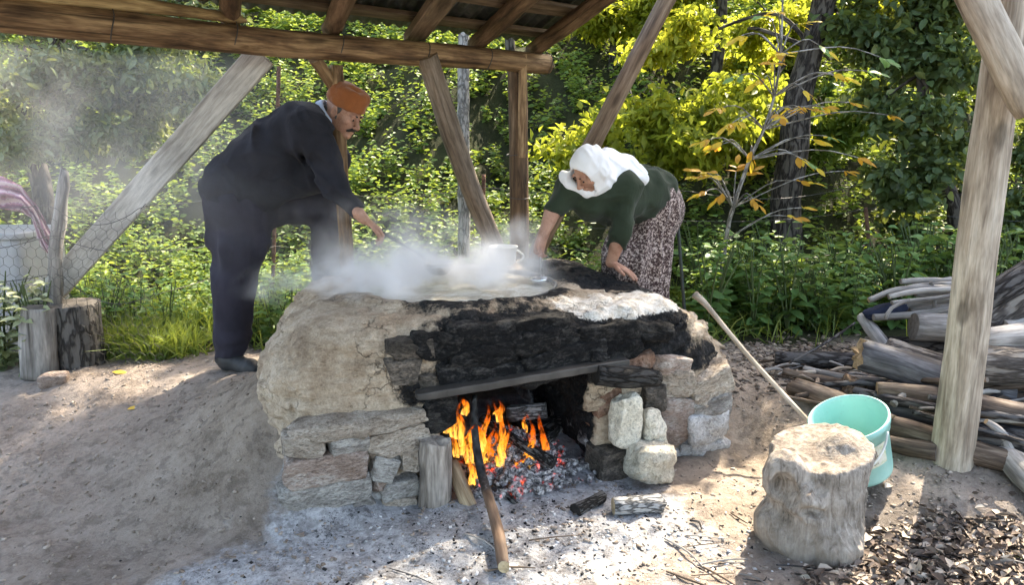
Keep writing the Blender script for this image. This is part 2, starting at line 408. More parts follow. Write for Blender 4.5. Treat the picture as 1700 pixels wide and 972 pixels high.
# ------------------------------------------------------------ ground and hillside
K0 = np.array([-.93, 2.66]); KU = np.array([math.cos(.349), math.sin(.349)]); KV = np.array([-KU[1], KU[0]])
def kuv(x, y): return (x - K0[0]) * KU[0] + (y - K0[1]) * KU[1], (x - K0[0]) * KV[0] + (y - K0[1]) * KV[1]
def kw(u, v, z): return Vector((K0[0] + KU[0] * u + KV[0] * v, K0[1] + KU[1] * u + KV[1] * v, z))
def fp(px, py, v=0.0):
    """photograph pixel -> (u, z) on the hearth's front plane"""
    dx = (px - 850) / FPX; dv = (486 - py) / FPX; d = np.array([dx, CP + dv * SP, -SP + dv * CP])
    t = (v + K0.dot(KV)) / (d[:2].dot(KV)); p = d * t
    return (p[:2] - K0).dot(KU), H + p[2]
def gz(x, y):
    x = np.asarray(x, float); y = np.asarray(y, float); u, v = kuv(x, y)
    z = .24 * sstep(2.55, 4.0, y)
    infront = sstep(.35, -.15, v) * sstep(-.30, .1, u) * sstep(2.5, 2.2, u)         # hearth apron stays low
    z = z * (1 - infront) + .015 * infront
    z = np.where((u > .2) & (u < 2.0) & (v > -.05) & (v < 1.4), np.minimum(z, .02 + .06 * np.clip(v, 0, 1.7)), z)
    z = z + sstep(2.5, 3.2, y) * (.27 - .20 * sstep(3.3, 3.95, y)) * sstep(4.7, 3.9, y) * (np.exp(-(np.clip(-1.0 - x, 0, 9) / .55) ** 2) + .42 * np.exp(-(np.clip(-1.08 - x, 0, 9) / .2) ** 2)) * sstep(-.55, -.85, x)     # bank against the hearth
    z = z + .05 * np.exp(-(((x - 2.0) / .5) ** 2 + ((y - 3.05) / .35) ** 2))                   # hump at the post
    z = z - .05 * sstep(0, -.03, (x + 2.13) * .85 + (y - 2.8) * -.52 + .06) * sstep(3.1, 2.8, y)
    hill = np.maximum(0, y - 5.15 + .25 * np.sin(x * .6) - .12 * np.clip(x, -3, 6) * (x > 0))
    z = z + .62 * (hill - .5 * (1 - np.exp(-hill * 2))) * np.where(y > 22, .8, 1)
    P = np.stack([x.ravel(), y.ravel(), 0 * x.ravel()], 1)
    far = sstep(5, 8, y)
    n = fbm(P * 1.1, 4, 3).reshape(x.shape); n2 = fbm(P * 7, 4, 5).reshape(x.shape); n3 = fbm(P * 28, 2, 8).reshape(x.shape)
    return z + n * (.02 + .25 * far) + n2 * .013 + n3 * .0045
def gzs(x, y): return float(gz(np.array([x]), np.array([y]))[0])
def axis(parts):
    return np.unique(np.round(np.concatenate([np.arange(a, b, s) for a, b, s in parts]), 4))
gx = axis([(-70, -20, 4), (-20, -6, .6), (-6, -3.4, .12), (-3.4, 4.0, .022), (4.0, 7, .12), (7, 22, .6), (22, 74, 4)])
gy = axis([(-14, 1.2, .5), (1.2, 2.1, .08), (2.1, 4.9, .022), (4.9, 6, .07), (6, 14, .2), (14, 30, .8), (30, 90, 5)])
GX, GY = np.meshgrid(gx, gy, indexing='ij'); GZ = gz(GX, GY); nx_, ny_ = GX.shape
ii = np.arange(nx_ * ny_).reshape(nx_, ny_)
gf = np.stack([ii[:-1, :-1], ii[1:, :-1], ii[1:, 1:], ii[:-1, 1:]], -1).reshape(-1, 4)
U_, V_ = kuv(GX, GY)
wob = fbm(np.stack([GX.ravel() * 2.2, GY.ravel() * 2.2, 0 * GX.ravel()], 1), 4, 21).reshape(GX.shape)
ash = sstep(.55, -.05, np.abs(U_ - .75) / 1.35 - .42 + wob * .22) * sstep(.2, 0, V_ - .9) * sstep(-1.35, -.35, V_ + wob * .25)
ash = np.maximum(ash, .5 * np.exp(-(((U_ + .15) / .4) ** 2 + ((V_ + .30) / .3) ** 2)) * (1 + wob)) * np.where(U_ < .05, sstep(.25, -.1, V_ + .2 * wob), 1)
veg = sstep(4.35, 4.75, GY + wob * .15 + np.where(GX < -1.5, .05, -.1) * 1.0 + np.where(GX > 1.2, .12, 0))
lit = sstep(1.0, 1.45, GX + wob * .3) * sstep(3.15, 2.75, GY + wob * .2 - np.clip(GX - 2.0, 0, 3) * .35)     # dark litter floor on the right
slope = np.exp(-(((GX - 1.3) / .5) ** 2 + ((GY - 3.4) / .8) ** 2)) + .9 * np.exp(-(((GX + 1.3) / .42) ** 2 + ((GY - 3.3) / .6) ** 2)) * (1 + .5 * wob)
n = NT('earth'); c = n.coord()
a = n.noise(c, 3.5, 8, .62); b = n.noise(c, 38, 6, .7); d3 = n.noise(c, 130, 4, .7); peb = n.vor(n.n('VectorMath', {0: c, 1: n.noise(c, 20, 2, .5, col=True)}, operation='ADD').outputs[0], 46, 'F1')
k = n.math('ADD', n.math('MULTIPLY', a, .5), n.math('ADD', n.math('MULTIPLY', b, .32), n.math('MULTIPLY', d3, .18)))
dirt = n.ramp(k, [(.34, (.17, .135, .112)), (.5, (.30, .25, .212)), (.66, (.42, .355, .305))])
tan = n.ramp(k, [(.34, (.20, .155, .115)), (.5, (.37, .30, .235)), (.66, (.50, .42, .34))])
dark = n.ramp(k, [(.36, (.05, .042, .038)), (.5, (.125, .108, .095)), (.68, (.26, .235, .21))])
green = n.ramp(k, [(.35, (.012, .014, .007)), (.6, (.045, .05, .02))])
ashc = n.ramp(n.math('ADD', n.math('MULTIPLY', n.noise(c, 11, 8, .72), .55), n.math('MULTIPLY', n.noise(c, 75, 5, .75), .45)), [(.36, (.09, .09, .095)), (.46, (.36, .36, .37)), (.57, (.54, .545, .56)), (.75, (.66, .66, .67))])
col = n.mix(n.attr('slope'), dirt, tan); col = n.mix(n.attr('litter'), col, dark)
am = n.rng(n.math('ADD', n.attr('ash'), n.math('MULTIPLY', n.math('SUBTRACT', n.noise(c, 9, 7, .75), .5), 1.1)), .28, .72)
col = n.mix(am, col, ashc)
sp = n.rng(n.math('ADD', n.noise(c, 120, 3, .8), n.math('MULTIPLY', n.noise(c, 5, 3), .5)), .86, .93)
col = n.mix(n.math('MULTIPLY', sp, n.math('MULTIPLY', am, .9)), col, (.03, .03, .033))
col = n.mix(n.attr('veg'), col, green)
hh = n.math('ADD', n.math('MULTIPLY', b, .9), n.math('ADD', n.math('MULTIPLY', d3, .4), n.math('MULTIPLY', n.rng(peb, 0, .5, 1, 0), .18)))
d4 = n.rng(n.noise(c, 15, 4, .65), .38, .5); col = n.mix(n.math('MULTIPLY', n.math('SUBTRACT', 1.0, d4), n.math('SUBTRACT', .4, n.math('MULTIPLY', n.attr('veg'), .4))), col, (.09, .072, .06))
M_EARTH = n.done(n.pbr(col, .95, n.bump(hh, .75, .02), .15))
gme = mesh('ground', np.stack([GX.ravel(), GY.ravel(), GZ.ravel()], 1), gf, [M_EARTH], True, None,
           {'ash': ash.ravel(), 'veg': veg.ravel(), 'litter': lit.ravel(), 'slope': np.clip(slope, 0, 1).ravel()})
ground = link(bpy.data.objects.new('ground', gme)); tag(ground, kind='structure')

# ------------------------------------------------------------ the clay and stone hearth
PC = (.97, .774); PR = .515; ZP = .795                        # pan centre in the hearth frame, radius, rim height
hearth = thing('clay_hearth', kw(1.1, .8, 0), 'big clay and stone hearth with blackened mouth and a fire inside', 'hearth')
S = SDF((-.45, -.22, -.06), (2.75, 1.85, .98), .0125)
X = S.ax[0][:, None, None]; Y = S.ax[1][None, :, None]; Z = S.ax[2][None, None, :]
flare = .06 * np.clip(.45 - Z, 0, 1)
cu, cv, ha, hb = 1.14, .845, 1.21, .80
nn_ = 4.0
cant = np.where(X > cu, .10 * np.clip(Y, 0, 1), .20 * np.clip(Y, 0, 1.1) - .07 * np.exp(-((Z - .45) / .22) ** 2))                                  # right side flares towards the back
e = ((np.abs(X - cu - cant * np.where(X > cu, 1, np.clip((cu - X) / .6, 0, 1))) / (ha + flare)) ** nn_ + (np.abs(Y - cv) / (hb + flare * .3)) ** nn_) ** (1 / nn_)
side = (e - 1) * .95
zt = .785 - .02 * sstep(.5, .0, X) - .40 * sstep(1.78, 2.55, X + .0 * Y) - .22 * sstep(1.35, 1.75, Y) - .03 * sstep(.25, .0, Y) + 0 * Z
top = (Z - zt) * .93
kk = .16 + .08 * sstep(.7, .1, X) - .07 * sstep(.5, .9, X) * sstep(2.0, 1.7, X) * sstep(.3, .1, Y)
hh_ = np.clip(.5 - .5 * (top - side) / kk, 0, 1); S.f[:] = side * hh_ + top * (1 - hh_) + kk * hh_ * (1 - hh_)
del e, side, top, hh_
# clay collar round the pan
r = np.sqrt((X - PC[0]) ** 2 + (Y - PC[1]) ** 2) + 0 * Z
col_ = np.sqrt((r - PR - .055) ** 2 + ((Z - .775) * 1.6) ** 2) - .055
hh_ = np.clip(.5 + .5 * (col_ - S.f) / .05, 0, 1); S.f[:] = col_ * (1 - hh_) + S.f * hh_ - .05 * hh_ * (1 - hh_)
pit = np.maximum(r - PR + .004, .40 - Z); S.f[:] = np.maximum(S.f, -pit)
# fire chamber
bx = np.maximum(np.maximum(np.abs(X - 1.05) - .355 + .05 * (Z > .3), np.abs(Y - .44) - .72), np.abs(Z - .20) - .30)
S.f[:] = np.maximum(S.f, -(bx - .02 + .0 * Z))
def kn(p):
    lay = np.abs(((p[:, 2] * 15 + fbm(p * 3.0, 2, 31) * .9) % 1) - .5)                      # horizontal layering of clay courses
    d = fbm(p * np.array([4, 4, 6]), 4, 11, .55) * .024 + fbm(p * np.array([15, 15, 30]), 3, 12, .65) * .011
    onside = sstep(.74, .66, p[:, 2])
    pl = vnoise(p * np.array([5.5, 5.5, 11]), 44); ledge = np.where(pl > .12, -.018, .004)
    lf_ = .35 + .65 * sstep(.25, .75, p[:, 0] + .8 * sstep(.45, .3, p[:, 2])); d = d * (.6 + .4 * lf_); onside = onside * lf_
    return d + onside * (.022 * sstep(.16, .02, lay) * sstep(-.2, .3, vnoise(p * 5, 77)) + ledge)
S.rough(kn, .07)
kv, kf = S.mesh(0); del S
KN = kv.copy()
u_, v_, z_ = kv[:, 0], kv[:, 1], kv[:, 2]
nz3 = fbm(kv * 4, 4, 51)
front = sstep(.22, .05, v_)
soot = front * sstep(.52, .86, u_ + .06 * nz3 - .16 * sstep(.6, .45, z_)) * sstep(2.02, 1.86, u_ + .04 * nz3) * sstep(.43, .5, z_ + .04 * nz3)
soot = np.maximum(soot, sstep(.40, .60, u_) * sstep(.32, .12, v_) * sstep(.38, .47, z_) * sstep(.66, .5, z_) * .75)
soot = np.maximum(soot, (sstep(.60, .68, u_) * sstep(1.56, 1.48, u_)) * sstep(.03, .10, v_) * sstep(.56, .5, z_) * 1.0)      # inside
rr_ = np.hypot(u_ - PC[0], v_ - PC[1])
topm = sstep(.70, .76, z_)
soot = np.maximum(soot, topm * sstep(.40, .80, u_ + .1 * nz3) * sstep(PR + .30, PR + .02, rr_ + .10 * nz3) * .85 * sstep(.55, .3, v_))
soot = np.maximum(soot, topm * sstep(1.35, 1.6, u_) * sstep(2.25, 2.0, u_ + .1 * nz3) * sstep(.30, .52, v_ - .1 * nz3) * sstep(1.5, 1.2, v_) * .95)
ashm = topm * sstep(1.22, 1.42, u_ + .12 * nz3) * sstep(2.10, 1.9, u_ + .1 * nz3) * sstep(.40, .22, v_ - .12 * (u_ - 1.5) + .07 * nz3) * sstep(-.02, .03, v_)
drip = np.exp(-((u_ - 1.585 - .012 * nz3) / .030) ** 2) * front * sstep(.60, .70, z_ + .04 * nz3) * sstep(.85, .7, z_)
ashm = np.maximum(ashm, drip * .9)
white = np.maximum(sstep(.20, .02, z_ + .05 * nz3) * sstep(.35, .0, v_) * .8, (sstep(.66, .7, u_) * sstep(1.44, 1.40, u_)) * sstep(.02, .1, v_) * sstep(.24, .05, z_) * .8)
n = NT('clay'); c = n.coord()
a = n.noise(c, 5, 8, .65, .2); b = n.noise(c, 40, 6, .7)
wv = n.n('VectorMath', {0: c, 1: n.n('VectorMath', {0: n.noise(c, 6, 4, .6, col=True), 1: (.35, .35, .35)}, operation='MULTIPLY').outputs[0]}, operation='ADD').outputs[0]
ck = n.vor(wv, 7.5, 'DISTANCE_TO_EDGE'); ckm = n.rng(ck, .0, .03); ckz = n.rng(n.noise(c, 3, 3), .46, .58); crack = n.math('MULTIPLY', n.math('SUBTRACT', 1.0, ckm), ckz)
st = n.noise(n.coord((6, 6, 60)), 1.3, 5, .7, .5)
k = n.math('ADD', n.math('MULTIPLY', a, .55), n.math('ADD', n.math('MULTIPLY', b, .25), n.math('MULTIPLY', st, .2)))
clay = n.ramp(k, [(.34, (.18, .125, .085)), (.46, (.37, .285, .205)), (.56, (.51, .415, .315)), (.70, (.62, .535, .44))])
ns = n.math('MULTIPLY', n.math('SUBTRACT', n.noise(c, 13, 8, .75), .5), 1.5)
sm = n.rng(n.math('ADD', n.attr('soot'), ns), .22, .62)
sc_ = n.ramp(n.noise(c, 50, 6, .7), [(.35, (.006, .006, .007)), (.55, (.018, .018, .019)), (.75, (.06, .058, .055))])
col = n.mix(sm, clay, sc_)
am = n.rng(n.math('ADD', n.attr('ashm'), n.math('MULTIPLY', n.math('SUBTRACT', n.noise(n.coord((1, 1.6, 1)), 34, 8, .8, .6), .5), 1.7)), .34, .62)
col = n.mix(am, col, n.ramp(n.noise(c, 22, 6, .7), [(.35, (.55, .47, .38)), (.6, (.78, .74, .68))]))
wm = n.rng(n.math('ADD', n.attr('white'), ns), .3, .8)
col = n.mix(wm, col, n.ramp(b, [(.3, (.32, .31, .305)), (.6, (.58, .58, .58))]))
fi_ = n.noise(c, 120, 4, .75); col = n.mix(.6, col, n.ramp(fi_, [(.35, .65), (.5, 1.08), (.65, 1.38)]), 'MULTIPLY')
col = n.mix(n.math('MULTIPLY', crack, .55), col, (.08, .06, .045))
hgt = n.math('ADD', n.math('MULTIPLY', b, .7), n.math('ADD', n.math('MULTIPLY', a, .6), n.math('MULTIPLY', crack, -1.0)))
M_CLAY = n.done(n.pbr(col, .93, n.bump(n.math('ADD', hgt, n.math('MULTIPLY_ADD', fi_, .35, n.math('MULTIPLY', st, .4))), .9, .018), .2))
wv_ = np.stack([K0[0] + KU[0] * u_ + KV[0] * v_, K0[1] + KU[1] * u_ + KV[1] * v_, z_], 1)
kme = mesh('clay_body', wv_, kf, [M_CLAY], True, None, {'soot': soot, 'ashm': ashm, 'white': white})
add('clay_body', kme, hearth, kw(1.1, .8, 0))
RK = Matrix(((KU[0], KV[0], 0), (KU[1], KV[1], 0), (0, 0, 1))).to_4x4()
M_ST = [m_stone('stone_buff', [(.24, .19, .145), (.43, .365, .30), (.58, .52, .45)], 7, .9, .9, 2.5),
        m_stone('stone_grey', [(.22, .20, .18), (.40, .375, .345), (.56, .54, .50)], 8, .9, .9, 2.5),
        m_stone('stone_rose', [(.25, .175, .135), (.42, .33, .28), (.55, .49, .44)], 8, .9, .9, 2.5)]
M_CHAR = m_stone('charred_clay', [(.004, .004, .005), (.014, .014, .0145), (.075, .071, .067)], 9, 1.0, .85, 2)
M_SOOTY = m_stone('sooty_clay', [(.04, .035, .03), (.11, .095, .08), (.24, .20, .165)], 9, .9, .9, 2)
M_PALE = m_stone('pale_limestone', [(.46, .42, .33), (.62, .575, .475), (.75, .71, .61)], 10, .7, .9, 1)
M_ASHY = m_stone('ash_covered_stone', [(.36, .35, .34), (.54, .54, .54), (.68, .68, .69)], 10, .8, .9, 1)
M_BRICK = m_stone('burnt_brick', [(.14, .075, .05), (.25, .145, .10), (.36, .26, .20)], 9, .8, .9, 1)
def piece(name, x0, x1, y0, y1, mat, tilt=0.0, th=.15, proud=.03, seed=0, noise=.11, power=5.0, parent=hearth, label=None, sub=5, grow=1.08, facets=9):
    xm, ym = (x0 + x1) / 2, (y0 + y1) / 2; v = (.025 - proud * .75) if parent is not None else -proud
    u0, z0 = fp(x0, ym, v); u1, _ = fp(x1, ym, v); uc, zt_ = fp(xm, y0, v); _, zb = fp(xm, y1, v)
    M = Matrix.Translation(kw((u0 + u1) / 2, v + th / 2, (zt_ + zb) / 2)) @ RK @ Matrix.Rotation(tilt, 4, 'Y')
    o = block(name, M, ((u1 - u0) * grow, th, (zt_ - zb) * grow * 1.02), mat, parent, sub, noise * .62, seed, power + 5, facets=facets, nscale=1.6)
    if label: o['label'] = label
    return o
left = [(472, 547, 729, 765, 0, .08, .03), (549, 613, 726, 760, 1, -.04, .05), (613, 716, 720, 758, 0, -.13, .045), (469, 624, 763, 808, 2, -.02, .05),
        (621, 662, 761, 801, 1, .3, .035), (663, 708, 747, 786, 0, .05, .045), (466, 614, 809, 850, 1, -.09, .06), (621, 647, 798, 824, 2, .2, .03),
        (636, 704, 803, 829, 1, -.14, .05), (638, 702, 829, 870, 0, -.05, .055), (472, 556, 850, 869, 1, -.06, .04), (556, 592, 844, 870, 0, .15, .035), (590, 628, 834, 866, 1, -.1, .03),
        (480, 540, 869, 890, 0, 0, .02), (545, 640, 868, 888, 1, .04, .02), (640, 700, 870, 888, 1, .0, .02)]
for i, (x0, x1, y0, y1, m, t, pr) in enumerate(left):
    piece('stone', x0, x1, y0, y1, M_ST[m], t, .17, pr, i + 1, .10, 4.5)
piece('clay_ledge', 466, 722, 699, 731, M_ST[0], -.035, .2, .05, 31, .2, -1.5, sub=7)
right_ = [(1159, 1226, 624, 667, M_ST[0], -.35, .03), (1157, 1220, 656, 698, M_ST[1], -.15, .03), (1150, 1220, 688, 736, M_ASHY, -.1, .05), (1100, 1160, 658, 742, M_ST[2], .06, .02),
          (1066, 1107, 643, 684, M_SOOTY, .1, .025), (1107, 1159, 618, 660, M_ST[0], .1, .03), (1003, 1062, 746, 806, M_SOOTY, 0, .16), (1138, 1212, 736, 765, M_ASHY, .05, .02), (1040, 1092, 592, 616, M_BRICK, -.14, .03), (1085, 1150, 596, 624, M_ST[2], .15, .02)]
for i, (x0, x1, y0, y1, m, t, pr) in enumerate(right_):
    piece('stone' if m is not M_BRICK else 'brick', x0, x1, y0, y1, m, t, .18, pr, i + 41, .12, 4)
piece('brick', 996, 1034, 640, 745, M_BRICK, .02, .2, .01, 60, .10, 5)
char = [(758, 869, 540, 563, 0, .02), (866, 943, 532, 554, -.05, .03), (862, 949, 554, 585, -.04, .04), (768, 866, 578, 611, .02, .045), (793, 872, 611, 641, .03, .05), (732, 790, 612, 648, .02, .05),
        (872, 1001, 582, 614, -.1, .055), (970, 1068, 541, 569, -.06, .05), (1001, 1068, 566, 597, -.08, .045), (988, 1012, 582, 609, .3, .075), (1060, 1120, 540, 564, .1, .035), (758, 868, 561, 581, -.02, .03),
        (868, 960, 610, 634, -.15, .04), (690, 760, 560, 596, .05, .02), (945, 1002, 552, 584, .05, .03)]
for i, (x0, x1, y0, y1, t, pr) in enumerate(char):
    piece('charred_block', x0, x1, y0, y1, M_CHAR, t * 1.6, .16, pr * .8, i + 71, .22, 2, label='block black with soot' if i == 0 else None, grow=1.26)
for i, (x0, x1, y0, y1) in enumerate([(648, 735, 566, 602), (640, 700, 598, 640), (690, 745, 622, 655), (700, 760, 655, 720)]):
    piece('sooty_block', x0, x1, y0, y1, M_SOOTY if i != 3 else M_CHAR, .04, .18, .015, i + 91, .13, 3.5)
# iron lintel, burnt log, wooden jamb
M_IRON = m_plain('iron', (.06, .057, .054), .55, .5, 70, .35, .35, Metallic=.35)
u0, z0 = fp(694, 662, -.06); u1, z1 = fp(1048, 603, -.06)
v, f = box_vf((1, .07, .034), sub=6, power=10, noise=.10, nscale=.35); me = mesh('iron_lintel', v * np.array([math.hypot(u1 - u0, z1 - z0), 1, 1]), f, [M_IRON], True)
link(bpy.data.objects.new('iron_lintel', me), hearth, Matrix.Translation(kw((u0 + u1) / 2, -.025, (z0 + z1) / 2)) @ RK @ Matrix.Rotation(-math.atan2(z1 - z0, u1 - u0), 4, 'Y'))
M_BLK = m_bark('charred_wood', [(.003, .003, .003), (.012, .012, .012), (.05, .05, .05)], 1.6, .7)
M_BLKE = m_end('charred_end', (.03, .028, .026))
ua, za = fp(996, 628, -.09); ub, zb = fp(1100, 634, -.09)
tube('charred_log', [kw(ua, -.05, za), kw((ua + ub) / 2, -.06, (za + zb) / 2 + .005), kw(ub, -.04, zb)], [.046, .052, .036], [M_BLK, M_BLKE], hearth, seg=14, rough=.12, seed=3)
M_GREYW = m_wood('grey_weathered_wood', [(.20, .175, .15), (.34, .305, .27), (.48, .44, .40)], 1.0, .85, .9, .7)
M_GREYE = m_end('grey_end', (.34, .30, .26))
ua, za = fp(730, 742, -.10); ub, zb = fp(731, 886, -.10)
tube('wooden_jamb', [kw(ua, -.02, za), kw(ub, -.03, zb - .02)], [.062, .066], [m_wood('jamb_wood', [(.08, .066, .054), (.20, .172, .148), (.36, .32, .28)], 1.2, .9, 1.0, .9), M_GREYE], hearth, seg=16, rough=.2, seed=8, jag0=.015, rings=16)
# three loose pale stones
for i, (x0, x1, y0, y1, t, lab) in enumerate([(1024, 1071, 656, 751, .06, 'tall pale limestone leaning upright against the right side of the fire mouth'),
                                              (1072, 1111, 684, 748, -.04, 'shorter rounded pale limestone between the tall one and the hearth wall'),
                                              (1060, 1138, 742, 808, .08, 'wedge-shaped pale limestone block lying lowest on the ashy ground')]):
    o = piece('pale_stone', x0, x1, y0, y1, M_PALE, t, .12 if i < 2 else .2, .10 if i < 2 else .22, i + 120, .16 if i < 2 else .18, -1.6, None, sub=5, grow=.95, facets=5)
    if i == 2:
        zz = min((o.matrix_basis @ v.co).z for v in o.data.vertices); p = o.matrix_basis.translation; o.matrix_basis = Matrix.Translation((0, 0, gzs(p.x, p.y) - .012 - zz)) @ o.matrix_basis; W[o.name] = o.matrix_basis.copy()
    tag(o, lab, 'stone', 'loose pale stones at the fire mouth')
# ------------------------------------------------------------ pan, liquid
pc = kw(PC[0], PC[1], 0)
pan = thing('cooking_pan', pc + Vector((0, 0, .56)), 'wide round metal pan sunk into the top of the hearth', 'pan')
def lathe(prof, c, seg=64):
    th = np.arange(seg) * 2 * math.pi / seg; v = np.concatenate([np.c_[c[0] + r * np.cos(th), c[1] + r * np.sin(th), np.full(seg, c[2] + z)] for r, z in prof]); m = len(prof)
    return v, np.array([[i * seg + j, i * seg + (j + 1) % seg, (i + 1) * seg + (j + 1) % seg, (i + 1) * seg + j] for i in range(m - 1) for j in range(seg)])
M_PAN = m_plain('pan_metal', (.16, .155, .15), .5, .5, 40, .2, .3, Metallic=.6)
M_PAN_SOOT = m_plain('pan_soot', (.012, .012, .012), .9, .2, 40, .4, .4)
v, f = lathe([(.0, .56), (.3, .57), (.42, .62), (.485, .72), (.505, .80)], pc); add('basin', mesh('basin', v, f[:, ::-1], [M_PAN]), pan)
v, f = lathe([(.0, .548), (.3, .558), (.43, .61), (.496, .72), (.508, .79)], pc); add('underside', mesh('underside', v, f, [M_PAN_SOOT]), pan)
v, f = lathe([(.499, .796), (.504, .802), (.514, .803), (.518, .799), (.514, .795), (.504, .793)], pc); add('rim', mesh('rim', v, f, [M_PAN]), pan)
n = NT('syrup'); c = n.coord(); wv = n.noise(c, 9, 4, .6, .8); fm = n.noise(c, 5, 7, .75, 1.0)
col = n.ramp(fm, [(.42, (.40, .36, .29)), (.55, (.58, .55, .48)), (.68, (.80, .79, .75))])
M_LIQ = n.done(n.pbr(col, .22, n.bump(wv, .35, .02), .5))
th = np.arange(64) * 2 * math.pi / 64; rs = np.linspace(0, .500, 24)
lv = np.concatenate([np.c_[pc[0] + r * np.cos(th), pc[1] + r * np.sin(th), .778 + 0 * th] for r in rs])
lv[:, 2] += fbm(np.c_[lv[:, 0] * 14, lv[:, 1] * 14, 0 * lv[:, 0]], 2, 4) * .003
lf = np.array([[i * 64 + j, i * 64 + (j + 1) % 64, (i + 1) * 64 + (j + 1) % 64, (i + 1) * 64 + j] for i in range(23) for j in range(64)])
tag(add('boiling_liquid', mesh('boiling_liquid', lv, lf, [M_LIQ])), 'pale boiling liquid filling the wide pan under the steam', 'liquid')
# white pot on the back rim
M_ENAMEL = m_plain('white_enamel', (.78, .79, .78), .3, .5, 30, .05, .08)
pp = at(836, 432, 4.33); pp.z = .775
pot = thing('white_pot', pp, 'small white enamel pot standing behind the pan in the steam', 'pot')
v, f = lathe([(.0, .0), (.062, .0), (.070, .012), (.076, .09), (.080, .125), (.087, .129), (.087, .135), (.077, .134), (.072, .09), (.066, .018), (.0, .015)], pp, 32); add('pot_body', mesh('pot_body', v, f, [M_ENAMEL]), pot)
hp = [pp + Vector((.078 + .0 * t, 0, .11)) if t in (0,) else pp + Vector((.075 + .045 * math.sin(t * math.pi), 0, .11 - .08 * t)) for t in (0, .25, .5, .75, 1)]
tube('handle', hp, .007, M_ENAMEL, pot, seg=8, rings=12)
# ------------------------------------------------------------ fire
n = NT('flame'); h_ = n.attr('hgt'); fl = n.math('ADD', h_, n.math('MULTIPLY', n.math('SUBTRACT', n.noise(n.coord((1, 1, .5)), 22, 4, .6), .5), .5))
colr = n.ramp(fl, [(.0, (1, .55, .12)), (.3, (1, .36, .04)), (.65, (1, .17, .012)), (1, (.8, .06, .0))])
em = n.n('Emission', {'Color': colr, 'Strength': n.rng(fl, .0, 1.0, 0.42, .20)}).outputs[0]
tr = n.n('BsdfTransparent').outputs[0]
lw = n.n('LayerWeight', {'Blend': .35}).outputs['Facing']
st_f = n.rng(n.noise(n.coord((1, 1, .35)), 30, 3, .65, 1.2), .40, .58, .05, 1.0)
alpha = n.math('MULTIPLY', n.math('MULTIPLY', n.rng(fl, .5, 1.05, 1.0, 0.0), n.rng(lw, .0, .75, .85, .0)), st_f)
M_FLAME = n.m; n.m.cycles.emission_sampling = 'NONE'; n.done(n.n('MixShader', {0: alpha, 1: tr, 2: em}).outputs[0])
n = NT('ember'); c = n.coord(); a = n.noise(c, 16, 5, .7); g = n.rng(n.math('ADD', n.attr('heat'), n.math('MULTIPLY', n.math('SUBTRACT', a, .5), 1.6)), .12, .7)
base = n.ramp(n.noise(c, 60, 5, .7), [(.36, (.02, .019, .019)), (.5, (.22, .21, .21)), (.62, (.58, .56, .55))])
es = n.n('Emission', {'Color': n.ramp(g, [(.1, (.6, .03, .005)), (.6, (1, .12, .02)), (1, (1, .3, .06))]), 'Strength': n.math('MULTIPLY', g, 1.9)}).outputs[0]
M_EMBER = n.m; n.m.cycles.emission_sampling = 'NONE'; n.done(n.n('AddShader', {0: n.pbr(base, .95, n.bump(a, .8, .01)), 1: es}).outputs[0])
fb = lambda px, py, v: (lambda q: kw(q[0], v, q[1]))(fp(px, py, v))      # point at hearth depth v
fire = thing('fire', kw(1.02, .3, .02), 'orange wood fire burning in the mouth of the hearth', 'fire')
flames = [(782 + 17 * k, 806 - 8 * ((k * 3) % 5), .03 + .06 * (k % 3), .1, 806 - 8 * ((k * 3) % 5) - 62 - 17 * ((k * 5) % 4), .036 + .006 * (k % 3)) for k in range(8)] + [(735 + 11 * k + 5 * ((k * 7) % 3), 712 + 6 * k + 9 * ((k * 5) % 4), .04 + .05 * (k % 4), .1, 712 + 6 * k + 9 * ((k * 5) % 4) - 34 - 16 * ((k * 3) % 4), .020 + .006 * (k % 3)) for k in range(15)] + [(790 + 9 * k, 800 - 5 * ((k * 3) % 7), .02 + .05 * (k % 4), .1, 800 - 5 * ((k * 3) % 7) - 28 - 13 * ((k * 5) % 4), .018 + .006 * (k % 3)) for k in range(14)] + [(748, 706, .14, .20, 668, .035), (762, 730, .10, .24, 662, .045), (778, 770, .05, .25, 690, .05), (792, 815, .02, .22, 735, .045), (820, 800, .08, .20, 728, .05), (808, 790, .10, .16, 700, .035),
          (826, 702, .30, .14, 662, .045), (836, 760, .2, .14, 715, .04), (872, 718, .3, .1, 690, .03), (912, 802, .05, .1, 768, .035), (850, 815, .02, .1, 775, .035), (770, 690, .16, .1, 658, .04),
          (846, 790, .12, .16, 735, .035), (868, 800, .1, .1, 770, .03), (800, 745, .2, .16, 700, .04), (758, 760, .12, .14, 716, .04), (885, 770, .2, .1, 742, .03), (830, 830, .0, .07, 806, .03), (742, 720, .05, .07, 706, .035)]
for i, (px, pb, vv, _, pt, wd) in enumerate(flames):
    b0 = fb(px, pb, vv); t0 = fb(px + random.uniform(-8, 10), pt, vv + .02); R_ = np.random.default_rng(i); m = 12; pts = []; rad = []
    for k in range(m):
        s = k / (m - 1); p = b0.lerp(t0, s); amp = .022 * s
        p += Vector((math.sin(s * 6 + i * 1.7) * amp, math.cos(s * 5 + i) * amp, 0)); pts.append(p); rad.append(wd * .5 * (math.sin(math.pi * min(1, .22 + s * .78)) ** .8) * (1 - s) ** .35 + .0015)
    v, f, tc, mi = tube_vf(pts, rad, seg=12, cap=False, rough=.6, seed=i, flat=.5, rings=18)
    add('flame', mesh('flame', v, f, [M_FLAME], True, None, {'hgt': tc[:, 2] / tc[:, 2].max()}), fire)
